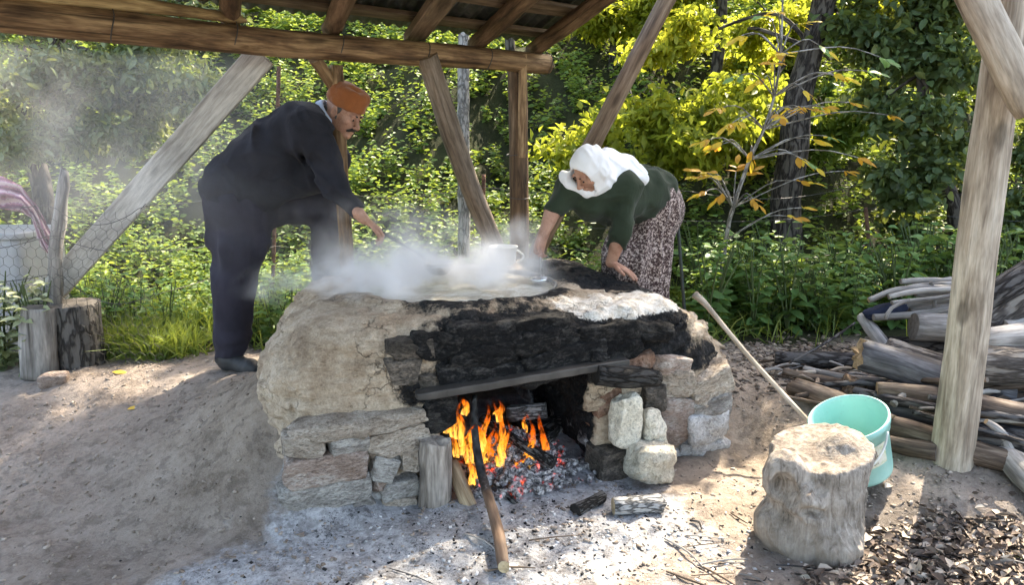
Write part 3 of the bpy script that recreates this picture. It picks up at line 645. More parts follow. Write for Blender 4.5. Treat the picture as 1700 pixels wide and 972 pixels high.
# ember bed: each glowing lump is too small to pick out
lum = []; heat = []
for i in range(750):
    u = rng.normal(1.03, .17); vv = rng.normal(.10, .14); 
    if not (.76 < u < 1.40 and -.12 < vv < .75): continue
    p = kw(u, vv, .03 + .17 * math.exp(-(((u - 1.04) / .22) ** 2 + ((vv - .22) / .25) ** 2)) * rng.uniform(.2, 1)); s = rng.uniform(.014, .038)
    bv, bf = box_vf((s * rng.uniform(.8, 2), s * rng.uniform(.7, 1.3), s * .8), sub=1, noise=.16, seed=i, power=3.5)
    Rm = np.array(Matrix.Rotation(rng.uniform(0, 6), 3, 'Z') @ Matrix.Rotation(rng.normal(0, .5), 3, 'X'))
    lum.append((bv @ Rm.T + np.array(p), bf)); heat.append(np.full(len(bv), np.clip(1.5 - math.hypot((u - 1.0) / .30, (vv - .12) / .25) * .6 + rng.normal(0, .2), 0, 1.25)))
v, f = join(lum)
tag(add('ember_bed', mesh('ember_bed', v, f, [M_EMBER], False, None, {'heat': np.concatenate(heat)}), fire), kind='stuff')
# burning wood
n = NT('burning_branch'); tcx = n.coord(attr='tc'); z = n.n('SeparateXYZ', {0: tcx}).outputs[2]
fr = n.noise(n.coord((14, 14, 1.5), attr='tc'), 2.2, 6); wd_ = n.ramp(fr, [(.3, (.09, .055, .035)), (.5, (.19, .12, .08)), (.7, (.33, .24, .17))])
bk = n.ramp(n.vor(n.coord((40, 40, 26), attr='tc'), 1.0), [(.2, (.006, .006, .006)), (.7, (.05, .05, .05)), (1, (.3, .3, .3))])
msk = n.rng(n.math('ADD', z, n.math('MULTIPLY', n.noise(tcx, 8, 4), .12)), .44, .54)
M_BURNB = n.done(n.pbr(n.mix(msk, wd_, bk), .8, n.bump(fr, .6, .006)))
M_CHARW = m_bark('charred_stick', [(.004, .004, .004), (.02, .019, .018), (.16, .155, .15)], 2.2, .7)
M_ASHLOG = m_bark('ash_grey_log', [(.05, .05, .05), (.22, .22, .22), (.5, .5, .5)], 2.2, .9)
M_SPLIT = m_wood('split_firewood', [(.10, .07, .045), (.26, .18, .11), (.50, .40, .27)], 1.0, .8, .8, .6)
M_SPLITE = m_end('split_end', (.50, .40, .25))
lg = 'wood burning in the fire'
def bw(name, lab, pts, rad, mats, **k): return tag(tube(name, pts, rad, mats, None, **k), lab, name.split('_')[-1] if name != 'driftwood' else 'wood', lg)
bw('burning_branch', 'long thin branch, charred above and brown below, sticking out of the fire', [atg(837, 944, .025), atg(826, 880, .045), atg(812, 830, .09), fb(800, 790, -.06), fb(790, 735, .02), fb(786, 680, .10), fb(788, 660, .16)], [.022, .022, .021, .019, .018, .016, .013], [M_BURNB, M_SPLITE], seg=10, rough=.14, seed=4, jag0=.01)
bw('charred_stick', 'thick black stick lying slantwise across the flames', [fb(800, 695, .28), fb(860, 735, .10), fb(920, 770, -.04)], [.020, .024, .030], [M_CHARW, M_BLKE], seg=12, rough=.10, seed=6)
bw('split_log', 'short split log with bare yellow end beside the wooden jamb', [fb(752, 770, .05), fb(768, 815, -.06), fb(793, 874, -.16)], [.030, .034, .028], [M_SPLIT, M_SPLITE], seg=10, rough=.2, seed=9, jag1=.03)
bw('ash_grey_log', 'grey ash-coated log at the back of the fire chamber', [fb(842, 688, .50), fb(908, 682, .42)], [.042, .040], [M_ASHLOG, M_ASHLOG], seg=14, rough=.08, seed=11)
bw('dark_log', 'black log lying low at the back right of the fire', [fb(868, 715, .42), fb(950, 700, .55)], [.05, .045], [M_CHARW, M_BLKE], seg=12, rough=.1, seed=12)
bw('ember_log', 'half burnt log in the middle of the embers', [fb(770, 800, .18), fb(850, 760, .22), fb(900, 742, .30)], [.035, .04, .035], [M_CHARW, M_BLKE], seg=12, rough=.14, seed=13)
bw('thin_charred_stick', 'thin black stick poking out below the embers onto the ash', [fb(820, 800, -.02), fb(850, 832, -.14), fb(888, 860, -.22)], [.012, .012, .007], [M_CHARW, M_BLKE], seg=8, rough=.2, seed=14)
bw('cooling_log', 'grey burnt log end at the right of the embers', [fb(890, 800, .1), fb(918, 745, .2)], [.04, .035], [M_ASHLOG, M_BLKE], seg=12, rough=.14, seed=15)
bw('burning_stick', 'burning stick standing steeply in the middle of the flames', [fb(838, 806, .04), fb(826, 742, .16), fb(818, 690, .26)], [.018, .016, .012], [M_CHARW, M_BLKE], seg=9, rough=.15, seed=16)
bw('burning_stick', 'glowing stick lying low along the front of the embers', [fb(770, 812, .0), fb(835, 822, -.06), fb(888, 800, -.02)], [.016, .018, .014], [M_CHARW, M_BLKE], seg=9, rough=.15, seed=17)
bw('burning_stick', 'black stick leaning from the embers towards the right wall', [fb(860, 800, .05), fb(890, 752, .14), fb(930, 712, .25)], [.02, .02, .016], [M_CHARW, M_BLKE], seg=9, rough=.15, seed=21)
# log stub lying on the ashy ground
a0 = atz(1018, 842, .045); a1 = atz(1098, 838, .045)
tag(tube('log_stub', [a0, a1], [.036, .040], [M_ASHLOG, M_SPLITE], None, seg=12, rough=.14, seed=18, jag1=.02), 'short grey burnt log stub lying on the ashy ground below the pale stones', 'log')
a0 = atz(955, 850, .03); a1 = atz(1000, 826, .04)
tag(tube('log_stub', [a0, a1], [.03, .026], [M_CHARW, M_BLKE], None, seg=10, rough=.2, seed=19, jag1=.02), 'small black burnt log stub in the ash beside the grey stub', 'log')
# ------------------------------------------------------------ steam
def steam(name, lo, hi, blobs, dens, nscale, label):
    c = [(a + b) / 2 for a, b in zip(lo, hi)]
    me = bpy.data.meshes.new(name); x0, y0, z0 = [a - b for a, b in zip(lo, c)]; x1, y1, z1 = [a - b for a, b in zip(hi, c)]
    me.from_pydata([(x, y, z) for x in (x0, x1) for y in (y0, y1) for z in (z0, z1)], [], [(0, 1, 3, 2), (4, 6, 7, 5), (0, 4, 5, 1), (2, 3, 7, 6), (0, 2, 6, 4), (1, 5, 7, 3)])
    n = NT(name); n.out.location = (0, 0); cc = n.coord()
    nz = n.noise(n.n('VectorMath', {0: cc, 1: (4.2, 1.7, .6)}, operation='ADD').outputs[0], nscale, 2, .6, .4); nzr = n.rng(nz, .40, .72)
    tot = None
    for (bx_, by_, bz_, rx, ry, rz, st) in blobs:
        q = n.n('VectorMath', {0: cc, 1: (bx_ - c[0], by_ - c[1], bz_ - c[2])}, operation='SUBTRACT').outputs[0]
        q = n.n('VectorMath', {0: q, 1: (1 / rx, 1 / ry, 1 / rz)}, operation='MULTIPLY').outputs[0]
        L = n.n('VectorMath', {0: q}, operation='LENGTH').outputs['Value']; g = n.math('MULTIPLY', n.rng(L, .1, 1.0, 1.0, 0.0), st)
        tot = g if tot is None else n.math('ADD', tot, g)
    d = n.math('MULTIPLY', n.math('MULTIPLY', tot, nzr), dens)
    pv = n.n('VolumePrincipled', {'Color': (.96, .97, 1), 'Density': d, 'Anisotropy': .0})
    n.t.links.new(pv.outputs[0], n.out.inputs['Volume'])
    me.materials.append(n.m); n.m.cycles.volume_step_rate = 2.0 if hasattr(n.m, 'cycles') else 1
    o = link(bpy.data.objects.new(name, me), None, Matrix.Translation(Vector(c))); return tag(o, label, 'steam', None, 'stuff')
px_, py_ = pc.x, pc.y
steam('steam', (px_ - 1.05, py_ - .72, .80), (px_ + .72, py_ + .62, 1.42), [
    (px_ - .02, py_ - .05, .82, .62, .55, .26, 1.0), (px_ - .40, py_ - .20, .84, .55, .42, .24, 1.0), (px_ - .68, py_ - .30, .84, .40, .34, .16, .5),
    (px_ + .10, py_ - .05, .92, .34, .34, .26, .9), (px_ - .30, py_, 1.02, .5, .4, .28, .20), (px_ + .33, py_ + .05, .95, .22, .25, .24, .8), (px_ - .55, py_ - .05, 1.05, .45, .4, .25, .08)], 16.0, 4.5, 'white steam drifting off the boiling pan')

steam('smoke', (-3.6, 3.1, .75), (-.9, 4.9, 2.0), [(-2.2, 4.0, 1.55, 1.4, .9, .9, 1.0), (-1.5, 4.0, 1.2, .7, .8, .6, .6)], .55, 1.6, 'thin grey smoke hanging between the left tree and the person in black')
# ------------------------------------------------------------ open shed roof
M_LOG = m_wood('peeled_log', [(.05, .028, .015), (.17, .10, .052), (.36, .235, .125)], 1.0, .7, .7, .6)
M_LOGE = m_end('log_end', (.30, .20, .12))
M_DLOG = m_wood('dark_log_wood', [(.05, .03, .018), (.125, .075, .042), (.22, .14, .085)], 1.0, .75, .7, .6)
M_SPLITY = m_wood('fresh_split_wood', [(.14, .085, .04), (.36, .25, .12), (.58, .45, .24)], .8, .7, .9, .7)
M_GPLANK = m_wood('grey_plank', [(.27, .25, .22), (.40, .375, .335), (.52, .495, .45)], .7, .85, .35, .25, .003)
M_BATTEN = m_wood('batten', [(.09, .06, .038), (.18, .125, .08), (.28, .20, .13)], .8, .8, .5, .4)
BA = Vector((-2.0, 3.01, 2.0)); BB = Vector((.15, 4.75, 2.0)); BD = (BB - BA).normalized()
shed = thing('open_shed', (.05, 4.72, .2), 'open-sided shed roof of logs and dark corrugated sheet over the hearth', 'shed')
RD = Vector((.383, -.983, .185)).normalized()                  # rafters climb towards the viewer
def on_beam(px):
    lo, hi = -3.0, (BB - BA).length + 1
    for _ in range(50):
        m = (lo + hi) / 2; p = BA + BD * m; q = 850 + FPX * p.x / (p.y * CP - (p.z - H) * SP)
        lo, hi = (m, hi) if q < px else (lo, m)
    return BA + BD * lo
bend = [BA - BD * 1.7 + Vector((0, 0, .03)), BA + Vector((0, 0, .0)), BA + BD * 1.2 + Vector((0, 0, -.015)), BB - BD * .6, BB + BD * .09]
beam = tube('log_beam', bend, [.066, .068, .066, .064, .06], [M_LOG, M_LOGE], shed, seg=20, rough=.06, seed=2, rings=70)
for px in (182, 385, 560, 702, 805, 905):
    p = on_beam(px); pts = [p + (Vector((0, 0, 1)) * math.sin(a) + BD.cross(Vector((0, 0, 1))) * math.cos(a)) * .072 + BD * .01 * math.sin(a * 2) for a in np.linspace(0, 2 * math.pi, 17)]
    tube('tie_wire', pts, .0028, M_IRON, beam, seg=5, cap=False)
fwd = Vector((RD.x, RD.y, 0)).normalized()
p0 = BA - BD * 1.6; p1 = on_beam(392)
tube('split_pole', [p0 + Vector((0, 0, .115)) + fwd * .035, (p0 + p1) / 2 + Vector((0, 0, .10)) + fwd * .035, p1 + Vector((0, 0, .075)) + fwd * .03], [.045, .046, .022], [M_SPLITY, M_SPLITE], shed, seg=9, rough=.28, seed=5, jag1=.06, rings=50)
p0 = on_beam(180); p1 = on_beam(350)
tube('upper_pole', [p0 + Vector((0, 0, .19)) - fwd * .02, p1 + Vector((0, 0, .17)) - fwd * .02], [.04, .03], [M_DLOG, M_LOGE], shed, seg=12, rough=.1, seed=6)
RL = 6.0; raf = [(-420, .045), (-160, .05), (385, .047), (556, .05), (798, .05), (893, .047)]
for i, (px, r) in enumerate(raf):
    b = on_beam(px) + Vector((0, 0, .066 + r * .8)); a0 = b - RD * .10
    tube('rafter', [a0, b + RD * RL * .3 + Vector((.01, 0, -.01)), b + RD * RL * .65 + Vector((-.015, 0, .012)), b + RD * RL], [r, r * 1.05, r, r * .9], [M_DLOG, M_LOGE], shed, seg=14, rough=.09, seed=20 + i, rings=60)
b = on_beam(694) + Vector((0, 0, .105)); add('rafter', plank_me('rafter', b - RD * .1, b + RD * RL, .115, .05, (0, 0, 1), [M_BATTEN, M_LOGE], 3), shed)
L0 = BA - BD * 1.7; RN = BD.cross(RD); RN = RN if RN.z > 0 else -RN
lift = .155
Lb = (on_beam(893) - L0).length + .02
for i, t in enumerate([.03, .42, 1.05, 1.75, 2.5, 3.3, 4.1, 4.9, 5.7]):
    a = L0 + RD * t + Vector((0, 0, lift + .02)); b = a + BD * Lb
    if i == 1:
        a = on_beam(610) + RD * t + Vector((0, 0, lift + .02))
    add('batten', plank_me('batten', a, b, .10 if i != 1 else .14, .024, RN, [M_BATTEN, M_LOGE], 10 + i, .03, 30), shed)
n = NT('old_roof_sheet'); c = n.coord(); a = n.noise(c, 4, 6, .7); b = n.noise(c, 30, 5, .7)
col = n.ramp(n.math('ADD', n.math('MULTIPLY', a, .6), n.math('MULTIPLY', b, .4)), [(.35, (.02, .022, .02)), (.5, (.055, .058, .05)), (.62, (.11, .105, .09)), (.75, (.17, .12, .08))])
M_SHEET = n.done(n.pbr(col, .6, n.bump(b, .3, .003), .4))
ns_ = int(Lb / .78) + 1
for i in range(ns_):
    w0 = i * .78; wl = min(.84, Lb + .10 - w0)
    if wl < .1: continue
    nu = int(wl / .0125); nv = 14; ug = np.linspace(0, wl, nu); tg = np.linspace(-.22, RL, nv)
    U2, T2 = np.meshgrid(ug, tg, indexing='ij'); hgt = .010 * np.sin(U2 / .075 * 2 * math.pi) + lift + .048 + .004 * (i % 2) + .004 * np.sin(T2 * 3 + i)
    P = np.array(L0)[None, None] + np.array(BD) * (w0 + U2)[..., None] + np.array(RD) * T2[..., None] + np.array([0, 0, 1.]) * hgt[..., None]
    idx = np.arange(nu * nv).reshape(nu, nv); F = np.stack([idx[:-1, :-1], idx[1:, :-1], idx[1:, 1:], idx[:-1, 1:]], -1).reshape(-1, 4)
    v = P.reshape(-1, 3); v2 = v + np.array([0, 0, .0015]); v = np.r_[v, v2]; F = np.r_[F, F[:, ::-1] + nu * nv]
    add('corrugated_sheet', mesh('corrugated_sheet', v, F, [M_SHEET], True), shed)
# posts and braces
pt = at(858, 96, 4.72); pb = Vector((pt.x + .012, 4.74, .12))
post = tube('back_post', [pt + Vector((0, 0, .03)), (pt + pb) / 2 + Vector((.012, 0, 0)), pb], [.058, .062, .066], [M_DLOG, M_LOGE], shed, seg=14, rough=.08, seed=31, rings=40)
add('nailed_board', plank_me('nailed_board', at(868, 90, 4.64), at(866, 262, 4.65), .05, .03, (0, -1, 0), [M_LOG, M_LOGE], 4), shed)
for z_ in (1.18, 1.45, .95):
    tube('tie_wire', [Vector((pt.x + .01 + .075 * math.cos(a), 4.73 + .075 * math.sin(a), z_ + .015 * math.sin(a + z_ * 5))) for a in np.linspace(0, 6.28, 14)], .0025, M_IRON, post, seg=5, cap=False)
tube('log_brace', [at(708, 92, 4.20), at(748, 215, 4.40), at(783, 315, 4.55), at(826, 420, 4.72), at(856, 495, 4.85)], [.060, .062, .062, .064, .064], [m_wood('brown_grey_log', [(.13, .095, .07), (.24, .185, .14), (.36, .29, .23)], 1, .8, .6, .4), M_LOGE], shed, seg=14, rough=.07, seed=33)
tube('log_brace', [at(522, 96, 3.86), at(540, 122, 3.95), at(557, 150, 4.02)], [.035, .033, .03], [M_LOG, M_LOGE], shed, seg=10, rough=.12, seed=34)
q = at(558, 108, 3.99); tube('back_post', [q, at(567, 290, 4.02), Vector((at(567, 290, 4.02).x + .02, 4.03, .3))], [.036, .038, .04], [M_LOG, M_LOGE], shed, seg=10, rough=.10, seed=35)
add('plank_brace', plank_me('plank_brace', at(436, 90, 3.84), at(75, 500, 4.2) + Vector((-.30, .1, -.25)), .145, .028, (.25, -1, .25), [M_GPLANK, M_GREYE], 7, .015), shed)
for x, y in ((-2.4, -1.3), (.9, -1.0)):
    tube('front_post', [Vector((x, y, gzs(x, y) - .05)), Vector((x, y, 2.9))], .07, [M_DLOG, M_LOGE], shed, seg=10)
# props beside the shed
M_POSTW = m_wood('pale_stripped_post', [(.20, .155, .115), (.42, .35, .275), (.60, .53, .44)], .7, .75, .55, .35)
M_POSTE = m_end('post_end', (.45, .38, .3))
bp = atz(1578, 775, .085); tp_ = Vector((bp.x + .03, bp.y + .02, 2.95))
rp = thing('stripped_post', bp, 'thick pale barkless post standing at the right beside the bucket', 'post')
tube('post', [bp + Vector((0, 0, -.08)), bp + Vector((.0, 0, .5)), bp.lerp(tp_, .5) + Vector((-.012, 0, 0)), tp_], [.090, .082, .075, .070], [M_POSTW, M_POSTE], rp, seg=22, rough=.045, seed=41, rings=60)
tube('brace', [at(1702, 190, bp.y - .14), at(1690, 150, bp.y - .15), at(1664, 85, bp.y - .14), at(1618, -10, bp.y - .10), at(1570, -120, bp.y - .04)], [.040, .060, .070, .072, .07], [M_POSTW, M_POSTE], rp, seg=14, rough=.07, seed=42, flat=.65)
tube('top_rail', [Vector((bp.x - 1.2, bp.y - .2, 2.95)), Vector((bp.x + 1.2, bp.y + .25, 2.98))], .075, [M_POSTW, M_POSTE], rp, seg=12, rough=.06, seed=43)
tag(tube('leaning_pole', [at(1122, -30, 4.62), at(1050, 110, 4.70), at(988, 232, 4.78), at(900, 400, 4.9), at(872, 470, 4.95)], [.052, .054, .056, .056, .056], [m_wood('red_brown_log', [(.10, .065, .045), (.20, .135, .09), (.32, .23, .16)], 1, .75, .6, .5), M_LOGE], None, seg=14, rough=.07, seed=44), 'brown log pole leaning to the right behind the bending woman', 'pole')
# wooden handle resting against the hearth
tag(tube('wooden_handle', [at(1353, 712, 3.17), at(1250, 600, 3.5), at(1185, 522, 3.72), at(1168, 502, 3.78), at(1153, 489, 3.82)], [.011, .012, .013, .017, .021], [M_POSTW, M_POSTW], None, seg=12, rough=.04, seed=45), 'long wooden tool handle leaning on the right shoulder of the hearth', 'handle')
# ------------------------------------------------------------ chopping stump
sb = atz(1352, 905, .02); sx, sy = sb.x, sb.y + .06
S = SDF((sx - .34, sy - .34, -.06), (sx + .36, sy + .36, .56), .0062)
tx, ty = sx + .055, sy + .07
S.cone((sx, sy, .02), (tx, ty, .40), .175, .185, 0.0); S.half((tx, ty, .365), (-.16, -.10, 1), .015); S.half((sx, sy, -.03), (0, 0, -1))
S.ell((sx - .135, sy - .06, .30), (.075, .07, .10), .05); S.ell((sx - .10, sy - .13, .22), (.07, .06, .06), .05); S.ell((sx - .15, sy - .02, .08), (.065, .08, .07), .06); S.ell((sx + .05, sy - .13, .05), (.08, .07, .07), .05); S.ell((sx + .13, sy + .05, .30), (.09, .1, .12), .05)
S.ell((sx - .165, sy - .145, .275), (.050, .09, .066), .010, cut=True); S.ell((sx - .045, sy - .205, .195), (.058, .09, .034), .02, cut=True); S.ell((sx - .14, sy - .19, .20), (.025, .03, .02), .02, cut=True)
S.rough(lambda p: (.35 + .65 * sstep(.36, .30, p[:, 2])) * (fbm(p * np.array([9, 9, 5]), 3, 61) * .016 + np.abs(vnoise(p * np.array([30, 30, 4.5]) + 3 * vnoise(p * 6, 65)[:, None], 62)) * .013) + fbm(p * 45, 2, 63) * .0035, .05)
v, f = S.mesh(1)
n = NT('stump_wood'); c = n.coord(); cs = n.coord((14, 14, 2.4)); fi = n.noise(cs, 3.0, 7, .7, .9); a = n.noise(c, 7, 5, .6); b = n.noise(c, 60, 5, .7)
k = n.math('ADD', n.math('MULTIPLY', fi, .5), n.math('ADD', n.math('MULTIPLY', a, .35), n.math('MULTIPLY', b, .15)))
col = n.ramp(k, [(.36, (.05, .042, .036)), (.46, (.20, .172, .145)), (.55, (.32, .285, .25)), (.66, (.47, .43, .385))])
nz_ = n.n('SeparateXYZ', {0: n.n('NewGeometry').outputs['Normal']}).outputs[2]
mud = n.rng(n.math('ADD', n.n('SeparateXYZ', {0: c}).outputs[2], n.math('MULTIPLY', a, .2)), .16, .32, 1, 0)
col = n.mix(n.math('MULTIPLY', mud, .75), col, n.ramp(a, [(.3, (.19, .155, .125)), (.7, (.30, .255, .21))]))
tc_ = n.ramp(n.noise(c, 26, 7, .75), [(.35, (.14, .11, .09)), (.55, (.27, .23, .19)), (.7, (.42, .37, .315))])
col = n.mix(n.rng(nz_, .72, .92), col, tc_)
M_STUMP = n.done(n.pbr(col, .9, n.bump(n.math('ADD', fi, n.math('MULTIPLY', b, .5)), .8, .008), .2))
tag(add('chopping_stump', mesh('chopping_stump', v, f, [M_STUMP])), 'knotty grey tree stump with a hollow, standing in front of the green bucket', 'stump')
# ------------------------------------------------------------ green bucket
ax_ = Vector((-.36, -.16, .92)).normalized(); bb = Vector((1.535, 3.0, .0)); bb.z = gzs(bb.x, bb.y) + .02
Mb = Matrix.Translation(bb) @ ax_.to_track_quat('Z', 'Y').to_matrix().to_4x4()
bk = bpy.data.objects.new('bucket', None); link(bk, None, Mb); tag(bk, 'pale green plastic bucket with a paper label, tilted behind the chopping stump', 'bucket')
n = NT('mint_plastic'); c = n.coord(); a = n.noise(c, 6, 5, .7); d = n.noise(c, 70, 4, .7)
col = n.mix(n.rng(a, .45, .75), (.30, .60, .54), (.38, .66, .60)); col = n.mix(n.math('MULTIPLY', n.rng(d, .55, .75), .35), col, (.30, .38, .33))
M_MINT = n.done(n.pbr(col, .38, n.bump(d, .08, .002), .45, Subsurface_Weight=.0))
def loc_lathe(name, prof, mat, parent, seg=48, M=Mb):
    v, f = lathe(prof, (0, 0, 0), seg); me = mesh(name, v, f, [mat]); return link(bpy.data.objects.new(name, me), parent, M)
BR0, BR1, BH = .128, .153, .285
loc_lathe('bucket_body', [(0, .012), (.10, .012), (.118, .0), (BR0, .004), (BR0 + .003, .02), (BR1 - .006, BH - .062), (BR1 + .002, BH - .060), (BR1 + .003, BH - .03), (BR1 + .010, BH - .028), (BR1 + .011, BH - .004), (BR1 + .006, BH), (BR1 + .001, BH - .002),
          (BR1 - .002, BH - .02), (BR1 - .008, BH - .05), (BR0 - .004, .02), (0, .018)], M_MINT, bk, 64)
def wrap(pts, off=.0015):
    """(angle, height) -> point on the bucket wall"""
    o = []
    for a, h in pts:
        r = BR0 + .003 + (BR1 - .009 - BR0) * (h - .02) / (BH - .082) + off; o.append((r * math.cos(a), r * math.sin(a), h))
    return np.array(o)
vd = (Mb.inverted().to_3x3() @ (Vector((0, 0, H)) - bb)).normalized(); A0 = math.atan2(vd.y, vd.x) + .38
def patch(name, pts_uv, mat, parent, off):
    g = 14; a0, a1, h0, h1 = pts_uv; ag = np.linspace(a0, a1, g); hg = np.linspace(h0, h1, 5)
    v = np.concatenate([wrap([(a, h) for h in hg], off) for a in ag]); f = [[i * 5 + j, (i + 1) * 5 + j, (i + 1) * 5 + j + 1, i * 5 + j + 1] for i in range(g - 1) for j in range(4)]
    return link(bpy.data.objects.new(name, mesh(name, v, f, [mat])), parent, Mb)
n = NT('label_paper'); c = n.coord(); a = n.noise(c, 40, 4, .7)
M_LABEL = n.done(n.pbr(n.ramp(a, [(.35, (.45, .55, .30)), (.5, (.66, .66, .52)), (.65, (.72, .70, .62))]), .5))
lab = patch('paper_label', (A0 - .62, A0 + .50, .098, .205), M_LABEL, bk, .0012)
patch('white_strip', (A0 - .60, A0 - .22, .135, .165), m_plain('label_white', (.75, .76, .76), .5), lab, .0024)
M_INK = m_plain('label_ink', (.14, .045, .075), .5, .3, 60, 0)
def stroke(pts, w=.0032):
    P = np.array(pts); c = wrap([(A0 + x, .15 + y) for x, y in P], .0030); t = np.gradient(c, axis=0); nn = np.c_[c[:, :2], 0 * c[:, 0]]; s = np.cross(t, nn); s /= np.linalg.norm(s, axis=1)[:, None] + 1e-9
    v = np.r_[c - s * w / 2, c + s * w / 2]; m = len(c); return v, [[i, i + 1, m + i + 1, m + i] for i in range(m - 1)]
def arc(cx, cy, rx, ry, a0, a1, k=14): return [(cx + rx * math.cos(a), cy + ry * math.sin(a)) for a in np.linspace(a0, a1, k)]
st_ = [stroke(arc(-.12, .006, .062, .026, 1.2, 6.6)), stroke([(-.11, -.03), (-.10, .0), (-.085, .028)], .004), stroke(arc(-.02, -.004, .035, .012, 3.0, 6.4)), stroke([(.02, -.006), (.03, .02), (.055, .038), (.07, .03), (.05, .0), (.06, -.014), (.09, -.006)], .003),
       stroke(arc(.12, .012, .028, .022, .3, 5.6)), stroke([(.14, .03), (.15, .0), (.175, -.006)], .003), stroke([(-.02, -.034), (.03, -.038), (.08, -.034)], .0025), stroke([(.10, -.036), (.16, -.032)], .0025)]
v, f = join(st_); link(bpy.data.objects.new('purple_script', mesh('purple_script', v, f, [M_INK])), lab, Mb)
M_WHITEP = m_plain('white_plastic', (.74, .78, .77), .4)
aL, aR = A0 + .52, A0 + .52 - math.pi
hp = []
for t in np.linspace(0, 1, 25):
    a = aL + (aR - aL) * t; drop = math.sin(math.pi * t) ** .8
    r = BR1 + .016 + .006 * drop; hp.append(Mb @ Vector((r * math.cos(a), r * math.sin(a), BH - .03 - .165 * drop)))
tube('bail_handle', hp, .0048, M_WHITEP, bk, seg=8, rings=40)
# ------------------------------------------------------------ blocks, stone, stick at the left
M_OLDW = m_wood('old_grey_block', [(.10, .09, .08), (.20, .185, .17), (.33, .31, .285)], .7, .9, .8, .7)
M_OLDD = m_bark('dark_block_bark', [(.02, .018, .017), (.065, .06, .056), (.14, .13, .12)], .9)
M_OLDE = m_end('old_end', (.13, .115, .10))
q = atz(55, 622, .25); tag(tube('split_block', [q + Vector((0, .05, -.03)), q + Vector((.03, .06, .37))], [.095, .085], [M_OLDW, M_OLDE], None, seg=9, rough=.2, seed=51, flat=.7, rings=14), 'pale grey split log block standing upright at the far left', 'log block')
q = atz(116, 612, .25); tag(tube('dark_block', [q + Vector((0, .1, -.03)), q + Vector((.0, .1, .36))], [.135, .14], [M_OLDD, M_OLDE], None, seg=18, rough=.11, seed=52, rings=14), 'thick dark chopping block standing upright behind the pale split block', 'log block')
q = atz(85, 640, .22); tag(block('loose_stone', Matrix.Translation(q + Vector((0, .03, .02))) @ Matrix.Rotation(.3, 4, 'Z'), (.14, .1, .075), M_ST[2], None, 3, .08, 5, 6, facets=6), 'small brown stone lying in front of the wooden blocks', 'stone')
fence = thing('wire_fence', at(455, 512, 5.6), 'sagging wire fence strung along the foot of the green hillside', 'fence')
tube('stick_post', [Vector((at(88, 515, 4.1).x, 4.1, .2)), at(92, 450, 4.1), at(98, 370, 4.1), at(106, 310, 4.1), at(106, 278, 4.1)], [.034, .034, .033, .034, .018], [M_OLDW, M_OLDE], fence, seg=10, rough=.22, seed=54, jag1=.02)
n = NT('rusty_rebar'); c = n.coord(); M_RUST = n.done(n.pbr(n.ramp(n.noise(c, 40, 5, .7), [(.3, (.05, .025, .017)), (.6, (.15, .075, .05)), (.8, (.24, .15, .11))]), .85, n.bump(n.n('TexWave', {'Vector': c, 'Scale': 28.0}, bands_direction='Z').outputs[0], .8, .004)))
posts = [(452, 515, 463, 110, 5.6), (800, 430, 803, 290, 5.75), (1452, 492, 1437, 345, 5.75)]
for a, b, c_, d, Yp in posts:
    p = at(a, b, Yp); p.z = gzs(p.x, p.y) - .05; tube('rebar_post', [p, at(c_, d, Yp)], .0155, M_RUST, fence, seg=8)
tube('dark_rod', [at(1120, 300, 4.75), at(1137, 492, 4.7) + Vector((.02, 0, -.25))], .011, m_plain('dark_green_rod', (.03, .04, .035), .6), fence, seg=8)
anch = [Vector((-3.6, 4.0, .4)), Vector((at(95, 400, 4.1).x, 4.07, .4)), at(235, 320, 3.78) * 1.0, Vector((at(458, 400, 5.6).x, 5.58, .5)), Vector((at(802, 400, 5.75).x, 5.73, .55)), Vector((at(1130, 400, 5.3).x, 5.3, .6)), Vector((at(1444, 400, 5.75).x, 5.73, .6)), Vector((5.6, 5.4, .7))]
for lv_, hz in enumerate((.75, 1.0, 1.2)):
    pts = []
    for i in range(len(anch) - 1):
        a, b = anch[i].copy(), anch[i + 1].copy(); a.z = hz + .04 * math.sin(i * 2 + lv_); b.z = hz + .04 * math.sin((i + 1) * 2 + lv_)
        for t in np.linspace(0, 1, 8)[:-1]:
            p = a.lerp(b, t); p.z -= .10 * math.sin(math.pi * t) * (1 if (i + lv_) % 2 else .4); pts.append(p)
    w_ = tube('wire_strand', pts, .0022, M_IRON, fence, seg=4, cap=False, rings=160)
    for k in range(6, len(pts), 4):
        p = Vector(pts[k]); tube('barb', [p + Vector((-.015, 0, -.016)), p + Vector((.015, 0, .016))], .0018, M_IRON, w_, seg=4, cap=False)
# hexagonal netting by the stick post
hv, hf = [], []; a = np.array([-3.7, 4.17, 0.]); b = np.array([at(262, 330, 3.98).x, 3.95, 0.]); Ld = np.linalg.norm(b - a); dr = (b - a) / Ld; cw, ch = .062, .054; segs = []
for r in range(16):
    for k in range(int(Ld / cw)):
        x = k * cw + (r % 2) * cw / 2; z = .28 + r * ch
        A_ = (x, z); B_ = (x + cw / 2, z + ch * .35); C_ = (x + cw, z); D_ = (x + cw / 2, z + ch); segs += [(A_, B_), (B_, C_), (B_, D_)]
for (p, q) in segs:
    P0 = a + dr * p[0] + np.array([0, .012 * math.sin(p[0] * 9), p[1]]); P1 = a + dr * q[0] + np.array([0, .012 * math.sin(q[0] * 9), q[1]])
    t = (P1 - P0) / np.linalg.norm(P1 - P0); s1 = np.cross(t, [0, 1, .1]); s1 /= np.linalg.norm(s1); s2 = np.cross(t, s1); base = len(hv)
    for PP in (P0, P1):
        for an in (0, 2.1, 4.2): hv.append(PP + .0013 * (math.cos(an) * s1 + math.sin(an) * s2))
    hf += [[base, base + 1, base + 4, base + 3], [base + 1, base + 2, base + 5, base + 4], [base + 2, base, base + 3, base + 5]]
